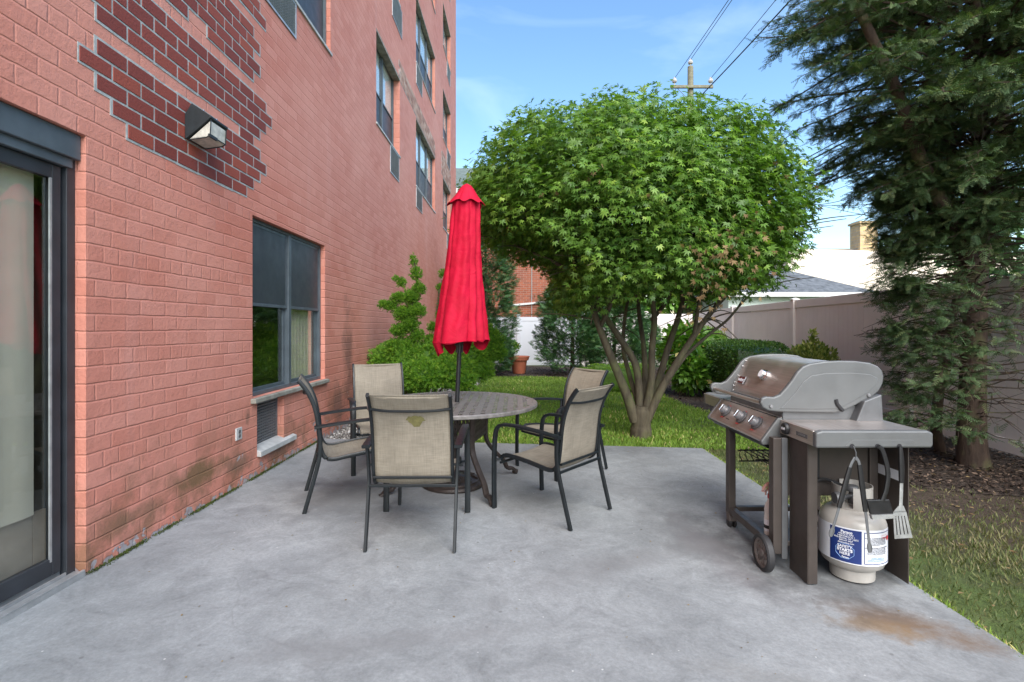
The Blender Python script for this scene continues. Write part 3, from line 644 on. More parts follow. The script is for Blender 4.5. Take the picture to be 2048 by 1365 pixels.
def brick_patch(poly, mat, name, wallpoly=None):
    P = wallpoly or [wp(a, b) for a, b in poly]
    y_lo, y_hi = min(p[0] for p in P), max(p[0] for p in P); z_lo, z_hi = min(p[1] for p in P), max(p[1] for p in P)
    br = MB(); mo = MB(); r_ = random.Random(int(y_lo*100)); rows = set()
    for k in range(int((z_lo-BZ0)/BH)-1, int((z_hi-BZ0)/BH)+2):
        for n in range(int((y_lo-BY0)/BL)-2, int((y_hi-BY0)/BL)+3):
            ys_ = BY0+n*BL-(BL/2 if k % 2 == 0 else 0); yc, zc = ys_+BL/2, BZ0+(k+.5)*BH
            if not inpoly(np.array(yc), np.array(zc), P): continue
            if in_opening(ys_, ys_+BL, BZ0+k*BH, BZ0+(k+1)*BH): continue
            j = lambda s: r_.uniform(-s, s)
            z0 = BZ0+k*BH
            t = r_.random(); e = 0.0068
            i = len(br.v); x0, x1 = XW-0.001, XW+0.0065+j(0.0012)
            a0, a1, c0, c1 = ys_+e+j(.001), ys_+BL-e+j(.001), z0+e+j(.001), z0+BH-e+j(.001)
            br.box(x0, x1, a0, a1, c0, c1, t)
            mo.box(XW-0.001, XW+0.003+j(0.0004), ys_-0.009+j(.006), ys_+BL+0.009+j(.006), z0-0.008+j(.0035), z0+BH+0.008+j(.0035))
    br.build(name, mat, bld, bevel=0.002); mo.build('mortar_bed', 'mortar', bld)
for p in PATCH: brick_patch(p, 'red_brick', 'exposed_brick')
brick_patch(None, 'faded_brick', 'faded_brick', [(10.1, cz1+0.05), (cy1, cz1+0.06), (cy1, cz1+0.36), (10.1, cz1+0.40)])
brick_patch(None, 'faded_brick', 'faded_brick', [(dy0-0.3, dz1+0.05), (dy1, dz1+0.05), (dy1, dz1+0.7), (dy0-0.3, dz1+0.8)])
brick_patch(None, 'faded_brick', 'faded_brick', [(cy0, zat(836, 7)+0.0), (cy1, zat(836, 7)+0.0), (cy1, zat(836, 7)+0.22), (cy0, zat(836, 7)+0.22)])
def frame_rect(b, x, t, y0, y1, z0, z1, w, wb=None):
    """a rectangular frame of section w by t, front face at x"""
    wb = wb or w
    b.box(x-t, x, y0, y0+w, z0, z1); b.box(x-t, x, y1-w, y1, z0, z1)
    b.box(x-t+.0005, x-.0005, y0+w, y1-w, z1-w, z1); b.box(x-t+.0005, x-.0005, y0+w, y1-w, z0, z0+wb)
def window(y0, y1, z0, z1, dp, n, first=False, lower='screen'):
    x = XW-dp+0.04; e = 0.002
    fr = MB(); frame_rect(fr, x, 0.08, y0+e, y1-e, z0+e, z1-e, 0.035)
    wd_ = (y1-y0)/n
    for k in range(1, n): fr.box(x-0.07, x+0.004, y0+k*wd_-0.03, y0+k*wd_+0.03, z0+0.03, z1-0.03)
    f = fr.build('window', 'grey_frame', bld, bevel=0.003)
    zm = z0+(z1-z0)*(0.52 if first else 0.47)
    for k in range(n):
        a, c = y0+k*wd_+0.032, y0+(k+1)*wd_-0.032
        sash = MB(); frame_rect(sash, x-0.012, 0.022, a, c, zm-0.02, z1-0.036, 0.028)
        frame_rect(sash, x-0.040, 0.022, a, c, z0+0.038, zm+0.018, 0.028); sash.build('sash', 'grey_frame', f, bevel=0.002)
        up = MB(); up.box(x-0.026, x-0.022, a+.026, c-.026, zm+0.006, z1-0.06); up.build('pane', 'window_glass', f)
        lo = MB(); lo.box(x-0.054, x-0.050, a+.026, c-.026, z0+0.062, zm-0.006); lo.build('pane', 'window_glass', f)
        s_ = MB()
        if first: s_.box(x-0.016, x-0.0145, a+.028, c-.028, zm+0.008, z1-0.064)    # insect screen over the upper half
        else: s_.box(x-0.030, x-0.0285, a+.004, c-.004, z0+0.05, zm-0.022)
        s_.build('screen', 'screen_mesh', f)
        cu = MB()
        if first:
            m_ = 120; yy = np.linspace(a, c, m_); 
            lo_, hi_ = (z0+0.05, zm+0.1)
            if k == 1:
                for p, q, i in zip(yy, yy[1:], range(m_)): cu.quad((x-.10+.008*math.sin(i*.5), p, lo_), (x-.10+.008*math.sin(i*.5+.5), q, lo_), (x-.10+.008*math.sin(i*.5+.5), q, hi_), (x-.10+.008*math.sin(i*.5), p, hi_))
                cu.build('curtain', 'curtain', f)
        elif n == 3 and k == 1 or n == 2 or n == 3:
            cu.quad((x-.045, a, zm+0.02), (x-.045, c, zm+0.02), (x-.045, c, z1-.04), (x-.045, a, z1-.04)); cu.build('sky_reflection_sheet', 'reflection_and_dial_white', f)  # white sheet painting the bright sky mirrored in the upper panes
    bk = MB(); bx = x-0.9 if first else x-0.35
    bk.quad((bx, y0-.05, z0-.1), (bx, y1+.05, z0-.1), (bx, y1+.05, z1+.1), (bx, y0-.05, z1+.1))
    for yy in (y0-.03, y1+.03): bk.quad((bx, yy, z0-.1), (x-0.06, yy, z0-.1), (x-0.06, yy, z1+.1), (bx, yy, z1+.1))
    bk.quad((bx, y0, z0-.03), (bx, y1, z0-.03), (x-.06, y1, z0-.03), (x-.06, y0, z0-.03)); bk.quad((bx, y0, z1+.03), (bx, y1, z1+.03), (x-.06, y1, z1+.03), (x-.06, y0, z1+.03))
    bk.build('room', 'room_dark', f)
    si = MB()
    if first: si.box(XW-dp, XW+0.045, y0-0.03, y1+0.03, z0-0.045, z0-0.004); si.build('sill', 'stone_sill', f, bevel=0.006)
    else: si.box(XW-dp, XW+0.02, y0-0.02, y1+0.02, z0-0.035, z0-0.002); si.build('sill', 'pale_sill', f, bevel=0.004)
    if not first: hd = MB(); hd.box(XW-dp+.02, XW+0.004, y0+.003, y1-.003, z1-0.05, z1-0.004); hd.build('lintel', 'stone_sill', f)
def vent(y0, y1, z0, z1, dp, low=False):
    x = XW-dp+0.02 if not low else XW-0.075
    yy1 = y1 if not low else wy(568)
    fr = MB(); frame_rect(fr, x+0.012, 0.03, y0+.003, yy1-.003, z0+.003, z1-.003, 0.02)
    f = fr.build('air_conditioner_grille', 'aluminium' if not low else 'grille_grey', bld)
    if low:
        w_ = MB(); w_.box(x-0.04, x+0.074, yy1-.001, y1+.001, z0, z1); w_.build('jamb', 'painted_brick', f)
    n = 15 if low else 13; sl = MB()
    for k in range(n):
        z = z0+0.03+(z1-z0-0.06)*k/(n-1); sl.bar((x+0.004, y0+.02, z), (x+0.004, yy1-.02, z), 0.006, (z1-z0)/n*0.55, up=(0.5, 0, 1))
    m_ = int((yy1-y0)/0.035)
    for k in range(1, m_): yk = y0+(yy1-y0)*k/m_; sl.box(x-0.004, x+0.007, yk-.003, yk+.003, z0+.02, z1-.02)
    sl.build('louvre', 'grille_grey', f)
    bk = MB(); bk.box(x-0.05, x-0.02, y0+.01, yy1-.01, z0+.01, z1-.01); bk.build('backing', 'grille_dark', f)
    if low:
        s_ = MB(); s_.prism([(XW-0.07, z0+0.045), (XW+0.035, z0+0.005), (XW+0.035, z0-0.04), (XW-0.07, z0-0.03)], y0+.003, y1-.003); s_.build('sill', 'pale_sill', f, bevel=0.003)
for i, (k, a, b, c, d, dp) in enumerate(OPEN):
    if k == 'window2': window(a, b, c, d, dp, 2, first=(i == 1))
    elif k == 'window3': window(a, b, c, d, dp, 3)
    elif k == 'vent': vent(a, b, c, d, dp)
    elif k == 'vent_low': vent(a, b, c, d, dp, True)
# sliding door
def door():
    _, a, b, c, d, dp = OPEN[0]; x = XW-0.055; zf = gz(XW)+0.015
    fr = MB(); fr.box(x-0.12, x, b-0.055, b-0.002, zf, d-0.13); f = fr.build('sliding_door', 'dark_bronze_frame', bld, bevel=0.003)
    fr = MB(); fr.box(x-0.12, x, a+.002, a+0.055, zf, d-0.13); fr.build('jamb', 'dark_bronze_frame', f, bevel=0.003)
    h = MB(); h.box(x-0.10, x+0.032, a+.01, b-0.004, d-0.135, d-0.004); h.box(x-0.10, x+0.012, a+.01, b-0.03, d-0.185, d-0.1355); h.build('header', 'grey_frame', f, bevel=0.004)
    t = MB(); t.box(x-0.14, x+0.062, a, b-0.01, zf-0.02, zf+0.012); t.box(x+0.048, x+0.062, a, b-0.012, zf+0.0125, zf+0.022); t.box(x-0.005, x+0.004, a, b-0.06, zf+0.0125, zf+0.030); t.box(x-0.05, x-0.030, a, b-0.06, zf+0.0125, zf+0.040)
    t.build('track', 'aluminium', f, bevel=0.002)
    s = MB(); y1 = b-0.075; z0, z1 = zf+0.045, d-0.19
    s.box(x-0.045, x-0.012, y1-0.05, y1, z0, z1); s.box(x-0.0445, x-0.0125, a+.06, y1-0.05, z0, z0+0.085); s.box(x-0.0445, x-0.0125, a+.06, y1-0.05, z1-0.07, z1)
    s.build('sash', 'dark_bronze_frame', f, bevel=0.003)
    j = MB(); j.box(x-0.05, x-0.035, y1+0.004, y1+0.016, z0, z1); j.box(x-0.02, x-0.010, y1-0.062, y1-0.052, z0+.07, z1-.07); j.build('weather_strip', 'aluminium', f)
    g = MB(); g.box(x-0.031, x-0.027, a+.06, y1-0.05, z0+0.085, z1-0.07); g.build('pane', 'window_glass', f)
    cu = MB(); n = 260; yy = np.linspace(a, y1-0.075, n); zb = 0.42
    def cx(i): return x-0.080+0.003*math.sin(i*0.33)
    for i in range(n-1): cu.quad((cx(i), yy[i], zb), (cx(i+1), yy[i+1], zb), (cx(i+1), yy[i+1], z1), (cx(i), yy[i], z1))
    cu.build('curtain', 'curtain', f, smooth=True)
    fl = MB(); fl.quad((x-0.125, a, zf), (x-2.2, a, zf), (x-2.2, b, zf), (x-0.125, b, zf)); fl.build('floor', 'floor_tile', f)
    tb = MB()
    for q in range(14): tb.box(x-0.12, x-0.105, a+q*0.19+.003, a+(q+1)*0.19-.003, zf, zb)
    tb.build('tile_board', 'floor_tile', f)
    r = MB(); r.quad((x-2.2, a, zf), (x-2.2, b, zf), (x-2.2, b, d), (x-2.2, a, d)); r.quad((x-0.12, b, zf), (x-2.2, b, zf), (x-2.2, b, d), (x-0.12, b, d)); r.quad((x-0.12, a, zf), (x-2.2, a, zf), (x-2.2, a, d), (x-0.12, a, d)); r.quad((x-0.12, a, d), (x-2.2, a, d), (x-2.2, b, d), (x-0.12, b, d))
    r.build('room', 'room_dark', f)
door()
# wall lamp
def wall_lamp():
    y0 = wy(367); y1 = 3.73; o = empty('wall_lamp', (XW, y0, 2.6), 'dark wedge shaped wall pack light with frosted lens on exposed brick', 'wall lamp')
    L_ = y1-y0; Z = lambda z: z-2.6
    h = MB(); h.prism([(0.008, Z(2.825)), (0.055, Z(2.90)), (0.185, Z(2.815)), (0.185, Z(2.80)), (0.015, Z(2.655)), (0.008, Z(2.66))], 0, L_); h.build('housing', 'lamp_housing', o, bevel=0.004)
    l = MB(); l.prism([(0.178, Z(2.785)), (0.172, Z(2.685)), (0.150, Z(2.672)), (0.03, Z(2.655))], 0.012, L_-0.012); le = l.build('lens', 'lens_frost', o, bevel=0.006)
    t = MB()
    for yy in (0.012, L_-0.018): t.tube([(0.181, yy, Z(2.79)), (0.176, yy, Z(2.683)), (0.150, yy, Z(2.668)), (0.03, yy, Z(2.652))], 0.004, 6)
    t.tube([(0.176, 0.012, Z(2.683)), (0.176, L_-0.012, Z(2.683))], 0.004, 6)
    t.build('lens_guard', 'lamp_housing', o)
    c = MB(); c.box(0.168, 0.182, 0.0, 0.09, Z(2.670), Z(2.690)); c.build('latch', 'lamp_housing', o)
    s = MB()
    for yy in (0.03, L_-0.03): s.lathe([(0.006, 0), (0.006, 0.006), (0.0, 0.007)], (0.12, yy, Z(2.858)), 10)
    s.build('screw', 'chrome', o)
wall_lamp()
def outlet():
    y, z = wp(476, 868); o = empty('electrical_outlet', (XW, y, z), 'small grey outdoor electrical outlet box low on the brick wall', 'outlet')
    b = MB(); b.box(0.0, 0.012, -0.045, 0.045, -0.05, 0.05); b.build('cover_plate', 'pale_sill', o, bevel=0.004)
    c = MB()
    for dz in (-0.018, 0.018): c.lathe([(0.016, 0.012), (0.015, 0.016), (0.0, 0.0165)], (0, 0, dz), 14, axis='x')
    c.build('socket', 'cast_grey_dark', o)
outlet()
# moss and grit where wall meets slab
n = 5200; yy = rng.uniform(dY1, 6.0, n); C = np.stack([XW+np.abs(rng.normal(0, 0.011, n)), yy, gz(XW)+rng.uniform(-.002, .012, n)], -1)
keep = np.sin(yy*7)+np.sin(yy*17.3)+rng.normal(0, .8, n) > -0.6; C = C[keep]; n = len(C)
tag(scatter('moss', C, rsph(n)*[1, 1, .4]+[0, 0, .7], rsph(n), rng.uniform(.006, .016, n), LEAF, 'moss_green'), 'thin dark green moss growing where brick wall meets patio', 'moss', kind='stuff')

# ---------------------------------------------------------------- table, parasol, chairs
TX, TY = -0.53, 4.44
def table():
    zg = gz(TX); o = empty('patio_table', (TX, TY, zg), 'round cast bronze patio table with woven top and curved legs under the parasol', 'table')
    Rr = 0.725; H = 0.715-zg-0.0
    H = 0.715+0.0 - zg
    b = MB()
    b.lathe([(Rr-0.045, H-0.004), (Rr-0.040, H), (Rr-0.008, H), (Rr, H-0.008), (Rr, H-0.028), (Rr-0.010, H-0.034), (Rr-0.045, H-0.020), (Rr-0.045, H-0.004)], n=96, close=True)
    rim = b.build('rim', 'tabletop_bronze', o, smooth=True)
    w = MB(); p = 0.082; n = int(Rr/p)+1; r_in = Rr-0.042
    for k in range(-n, n+1):
        u = k*p
        if abs(u) < r_in-0.01:
            h = math.sqrt(r_in*r_in-u*u); w.box(u-0.023, u+0.023, -h, h, H-0.0045, H-0.001)
        v_ = u+p/2
        if abs(v_) < r_in-0.01:                             # ladder of short bars with open slots between
            h = math.sqrt(r_in*r_in-v_*v_); m_ = int(2*h/0.070)
            for j in range(m_+1):
                c = -h+j*0.070; w.box(v_-0.0185, v_+0.0185, c-0.013, c+0.013, H-0.0050, H-0.0018)
    wv = w.build('woven_top', 'tabletop_bronze', o)
    for ang in (-56, 34, 124, 214):
        a = R(ang); d = (math.cos(a), math.sin(a))
        prof = [(0.335, H-0.03), (0.325, H-0.17), (0.318, H-0.30), (0.345, H-0.40), (0.43, H-0.50), (0.51, H-0.58), (0.555, H-0.66), (0.60, 0.05), (0.645, 0.012)]
        pth = smooth_path([(r*d[0], r*d[1], z) for r, z in prof], 5)
        l = MB(); l.tube(pth, 1, 10, w=0.046, h=0.030, up=(d[0], d[1], 0.3)); l.tube([(0.625*d[0], 0.625*d[1], 0.018), (0.655*d[0], 0.655*d[1], 0.006)], [0.024, 0.026], 10)
        l.build('leg', 'bronze_paint', o, smooth=True)
    # lattice apron between the legs
    for q in range(4):
        a0, a1 = R(-56+90*q), R(-56+90*(q+1)); p0 = Vector((0.325*math.cos(a0), 0.325*math.sin(a0), 0)); p1 = Vector((0.325*math.cos(a1), 0.325*math.sin(a1), 0))
        t = (p1-p0); ln_ = t.length; t.normalize(); nrm = Vector((t.y, -t.x, 0)); l = MB()
        z0, z1 = H-0.29, H-0.05
        P_ = lambda s, z: (p0.x+t.x*s, p0.y+t.y*s, z)
        l.bar(P_(0.02, z1), P_(ln_-0.02, z1), 0.010, 0.03); l.bar(P_(0.02, z0), P_(ln_-0.02, z0), 0.010, 0.03); l.bar(P_(0.02, (z0+z1)/2), P_(ln_-0.02, (z0+z1)/2), 0.008, 0.022)
        m_ = 12; hw = (ln_-0.04)/m_
        for k in range(m_+1):
            for s_ in (-1, 1):
                for (za, zb) in ((z0, (z0+z1)/2), ((z0+z1)/2, z1)):
                    s0, s1 = 0.02+k*hw, 0.02+(k+s_)*hw
                    if s1 < 0.0 or s1 > ln_: continue
                    l.bar(P_(s0, za), P_(s1, zb), 0.006, 0.012, up=(t.x, t.y, 0))
        l.build('apron', 'bronze_paint', o)
table()
def umbrella():
    zg = gz(TX); x0, y0 = TX-0.005, TY
    o = empty('patio_umbrella', (x0, y0, zg), 'closed bright red patio parasol leaning slightly on its black pole', 'umbrella')
    top = 2.60-zg; lean = 0.118
    def cl(z): return (lean*z/top, 0.0)
    p = MB(); p.tube([(cl(z)[0], 0, z) for z in (0.02, 0.8, 1.6, 2.5)], 0.0195, 14); p.build('pole', 'pole_black', o, smooth=True)
    # folded canopy: eight panels hanging in folds
    na, nz_ = 160, 70; zt, zb = 2.50-zg, 1.245-zg
    V = []; Fc = []
    prof = [(0.0, 0.085), (0.05, 0.118), (0.15, 0.126), (0.3, 0.136), (0.45, 0.147), (0.6, 0.164), (0.8, 0.192), (1.0, 0.218)]
    pv = np.array(prof)
    r_ = np.random.default_rng(4); ph = r_.random(8)*6.28
    for j in range(nz_+1):
        v = j/nz_; Rv = np.interp(v, pv[:, 0], pv[:, 1])
        for i in range(na):
            u = 2*math.pi*i/na
            uw = u+0.20*math.sin(2*u+0.7)+0.10*math.sin(3*u+2.0); k = (uw*8/(2*math.pi)) % 8; fr = (k % 1.0)
            panel = int(k) % 8; amp = (0.16+0.10*v)*(0.55+0.8*abs(math.sin(panel*2.3+1)))
            fold = (abs(math.sin(math.pi*fr))**0.8)-0.55
            s2 = math.sin(3*u+ph[0]+v*1.3)*0.09*v+math.sin(5*u+ph[1]-v*2)*0.06+math.sin(2*u+1.0)*0.04*v+math.sin(13*u+ph[panel]+v*3)*0.022*(1-v*.3)
            dent = 0.02*(math.sin(v*16+ph[panel]*2)*math.sin(u*4+ph[panel])+0.8*math.sin(v*31+u*9+ph[panel]))
            r = Rv*(1+amp*fold+s2+dent)
            z = zt+(zb-zt)*v
            if v > 0.94: z += (v-.94)/.06*(-0.010*math.sin(math.pi*fr)**2+0.012*math.cos(u))
            cx_, _ = cl(z); tw = 0.25*math.sin(v*2+0.5)
            V.append((cx_+r*math.cos(u+tw)*0.93, r*math.sin(u+tw), z))
    for j in range(nz_):
        for i in range(na): a = j*na+i; b = j*na+(i+1) % na; Fc.append((a, b, b+na, a+na))
    m = MB(); m.v = V; m.f = Fc; c = m.build('canopy', 'red_canvas', o, smooth=True)
    c.data.set_sharp_from_angle(angle=R(80))
    # the hanging valance corners below the hem
    hm = MB(); base = V[nz_*na:]
    for k in range(8):
        i0 = k*20; pts = [base[(i0+q) % na] for q in range(21)]
        deep = (0.10, 0.13, 0.12, 0.13, 0.10, 0.012, 0.008, 0.014)[k]
        for q in range(20):
            a, b = pts[q], pts[q+1]; da = deep*math.sin(math.pi*q/20); db = deep*math.sin(math.pi*(q+1)/20)
            sh = lambda p_, d: (cl(p_[2])[0]+(p_[0]-cl(p_[2])[0])*(1-1.6*d), p_[1]*(1-1.6*d), p_[2]-d*0.95)
            hm.quad(a, b, sh(b, db), sh(a, da))
    hm.build('hem', 'red_canvas', c)
    hl = MB(); hl.tube(list(base)+[base[0]], 0.0028, 6, cap=False); hl.build('piping', 'red_canvas', c, smooth=True)
    # cap
    na2, nz2 = 96, 24; V = []; Fc = []
    pc = np.array([(0.0, 0.006), (0.08, 0.040), (0.25, 0.066), (0.5, 0.092), (0.8, 0.128), (1.0, 0.150)])
    for j in range(nz2+1):
        v = j/nz2; Rv = np.interp(v, pc[:, 0], pc[:, 1])
        for i in range(na2):
            u = 2*math.pi*i/na2; fr = (i*8/na2) % 1.0
            r = Rv*(1+0.26*v*(abs(math.cos(math.pi*fr))-0.6)); z = (2.605-zg)-0.19*v**0.9+(0.030*v*v*math.sin(math.pi*fr)**2)
            V.append((cl(z)[0]+r*math.cos(u), r*math.sin(u), z))
    for j in range(nz2):
        for i in range(na2): a = j*na2+i; b = j*na2+(i+1) % na2; Fc.append((a, b, b+na2, a+na2))
    m = MB(); m.v = V; m.f = Fc; cp = m.build('cap', 'red_canvas', o, smooth=True); cp.data.set_sharp_from_angle(angle=R(80))
    e = MB(); e.tube(V[nz2*na2:]+[V[nz2*na2]], 0.003, 6, cap=False); e.build('piping', 'red_canvas', cp, smooth=True)
    for k in range(6):
        a = 2*math.pi*k/6+0.3; r = MB(); r.tube([(cl(1.05)[0]+0.03*math.cos(a), 0.03*math.sin(a), 1.17-0.04*math.sin(a*3)), (cl(2.3)[0]+0.03*math.cos(a), 0.03*math.sin(a), 2.35)], 0.007, 6); r.build('rib', 'pole_black', o)
    h = MB(); h.lathe([(0.03, 1.30), (0.034, 1.33), (0.034, 1.37), (0.028, 1.40)], (cl(1.35)[0], 0, 0), 16); h.build('hub', 'pole_black', o)
    bs = empty('umbrella_base', (x0, y0, zg), 'round weathered bronze umbrella base on the slab under the table', 'umbrella base')
    b = MB(); b.lathe([(0.27, 0.0), (0.275, 0.014), (0.262, 0.030), (0.235, 0.036), (0.225, 0.048), (0.16, 0.058), (0.15, 0.068), (0.07, 0.080), (0.045, 0.10), (0.032, 0.12), (0.0, 0.12)], n=64); b.build('plate', 'bronze_paint', bs, smooth=True)
    t = MB(); t.lathe([(0.030, 0.11), (0.030, 0.30), (0.034, 0.305), (0.034, 0.33), (0.0225, 0.332)], n=20); t.build('stem', 'bronze_paint', bs, smooth=True)
    d = MB()
    for k in range(10):
        a = 2*math.pi*k/10; d.tube(smooth_path([(0.10*math.cos(a), 0.10*math.sin(a), 0.072), (0.155*math.cos(a+.18), 0.155*math.sin(a+.18), 0.068), (0.21*math.cos(a-.05), 0.21*math.sin(a-.05), 0.055)], 4), 0.008, 6)
    d.build('relief', 'bronze_paint', bs, smooth=True)
umbrella()
def make_chair(label, name='patio_chair'):
    o = empty(name, (0, 0, 0), label, 'chair', group='sling chairs round the patio table')
    prof = [(0.305, 0.372), (0.285, 0.400), (0.235, 0.413), (0.10, 0.405), (-0.05, 0.385), (-0.14, 0.372), (-0.195, 0.385), (-0.225, 0.43), (-0.24, 0.52), (-0.255, 0.66), (-0.275, 0.76), (-0.315, 0.86), (-0.365, 0.935), (-0.385, 0.955)]
    pth = smooth_path([(0, y, z) for y, z in prof], 5)
    W0 = 0.245
    for s_ in (-1, 1):
        r = MB(); r.tube([(s_*W0, y, z) for _, y, z in pth], 1, 8, w=0.020, h=0.030, up=(0, -1, 0.6)); r.build('side_rail', 'chair_paint', o, smooth=True)
        # rear leg up to the arm
        a = MB(); a.tube(smooth_path([(s_*0.268, -0.345, 0.0), (s_*0.27, -0.29, 0.20), (s_*0.272, -0.245, 0.38), (s_*0.277, -0.235, 0.50), (s_*0.283, -0.245, 0.615)], 5), 1, 8, w=0.020, h=0.030, up=(0, -1, 0.2)); a.build('leg', 'chair_paint', o, smooth=True)
        f = MB(); f.tube(smooth_path([(s_*0.298, 0.325, 0.0), (s_*0.297, 0.33, 0.20), (s_*0.295, 0.328, 0.45), (s_*0.294, 0.315, 0.585), (s_*0.293, 0.285, 0.634), (s_*0.292, 0.235, 0.652)], 6), 1, 8, w=0.042, h=0.024, up=(0, 1, 0.3)); f.build('leg', 'chair_paint', o, smooth=True)
        m = MB(); m.tube(smooth_path([(s_*0.292, 0.235, 0.653), (s_*0.291, 0.10, 0.655), (s_*0.288, -0.10, 0.640), (s_*0.284, -0.275, 0.620)], 5), 1, 8, w=0.052, h=0.022, up=(0, 0, 1)); m.build('arm', 'chair_paint', o, smooth=True)
        b = MB(); b.tube([(s_*0.255, 0.30, 0.375), (s_*0.285, 0.325, 0.375)], 0.009, 6); b.tube([(s_*W0, -0.235, 0.50), (s_*0.275, -0.238, 0.50)], 0.008, 6); b.build('bracket', 'chair_paint', o)
    c = MB()
    c.tube(smooth_path([(-W0, -0.328, 0.862), (-0.12, -0.350, 0.852), (0.12, -0.350, 0.852), (W0, -0.328, 0.862)], 5), 0.0085, 8)
    c.build('top_bar', 'chair_paint', o, smooth=True)
    c = MB(); c.tube([(-W0, -0.250, 0.425), (W0, -0.250, 0.425)], 0.009, 8); c.build('back_bar', 'chair_paint', o, smooth=True)
    c = MB(); c.tube([(-0.27, -0.255, 0.375), (0.27, -0.255, 0.375)], 1, 8, w=0.018, h=0.018); c.tube([(-0.27, 0.29, 0.355), (0.27, 0.29, 0.355)], 1, 8, w=0.018, h=0.018); c.build('stretcher', 'chair_paint', o, smooth=True)
    # sling
    nx = 14; s = MB(); P = [(y, z) for _, y, z in pth]; k = len(P)
    for j in range(k):
        for i in range(nx+1):
            u = -1+2*i/nx; sag = 0.016*(1-u*u)
            y0_, z0_ = P[j]; a = P[max(j-1, 0)]; b = P[min(j+1, k-1)]; ty, tz = b[0]-a[0], b[1]-a[1]; l = math.hypot(ty, tz); ny, nz__ = tz/l, -ty/l
            if j < 3 or j > k-4: sag *= 0.25
            s.v.append((u*(W0-0.004), y0_-abs(ny)*sag if abs(ny) > .7 else y0_+ny*sag*0, z0_-abs(nz__)*sag))
    for j in range(k-1):
        for i in range(nx): a = j*(nx+1)+i; s.f.append((a, a+1, a+nx+2, a+nx+1))
    ob = s.build('sling', 'sling_fabric', o, smooth=True); sm = ob.modifiers.new('thickness', 'SOLIDIFY'); sm.thickness = 0.004; sm.offset = 0
    ob.data.set_sharp_from_angle(angle=R(90))
    return o
chair = make_chair('sling chair seen straight from behind, green stain on its back, nearest the camera')
def place(o, x, y, face): o.location = (x, y, gz(x)); o.rotation_euler = (0, math.atan(0.0), R(face)-math.pi/2)
place(chair, -0.640, 3.43, 91)
for lab, x, y, fc in (
    ('sling chair in side view beside the brick wall and window', -1.285, 4.04, 21),
    ('sling chair on the far side of the table facing the camera near juniper', -1.30, 5.02, -68),
    ('sling chair seen from behind at an angle, right of the table, on slab', 0.285, 3.90, 140),
    ('sling chair between the angled front chair and the maple, facing the table', 0.46, 5.03, 216)):
    c = copy_tree(chair); c['label'] = lab; place(c, x, y, fc)
# green stain on the near chair's back
st = MB(); r_ = random.Random(3)
pts = [(0.055*math.cos(a)*(1+r_.uniform(-.2, .2)), 0.024*math.sin(a)*(1+r_.uniform(-.3, .3))) for a in np.linspace(0, 6.28, 22)[:-1]]
pts = [(x*1.0, z-(0.02 if abs(x) < 0.02 and z < 0 else 0)) for x, z in pts]
st.poly([(x+0.03, -0.3115+z*-0.40, 0.795+z) for x, z in pts]); 
simple('stain', (0.15, 0.135, 0.05, 1), 0.9, var=0.3, vs=40)
st.build('stain', 'stain', chair)

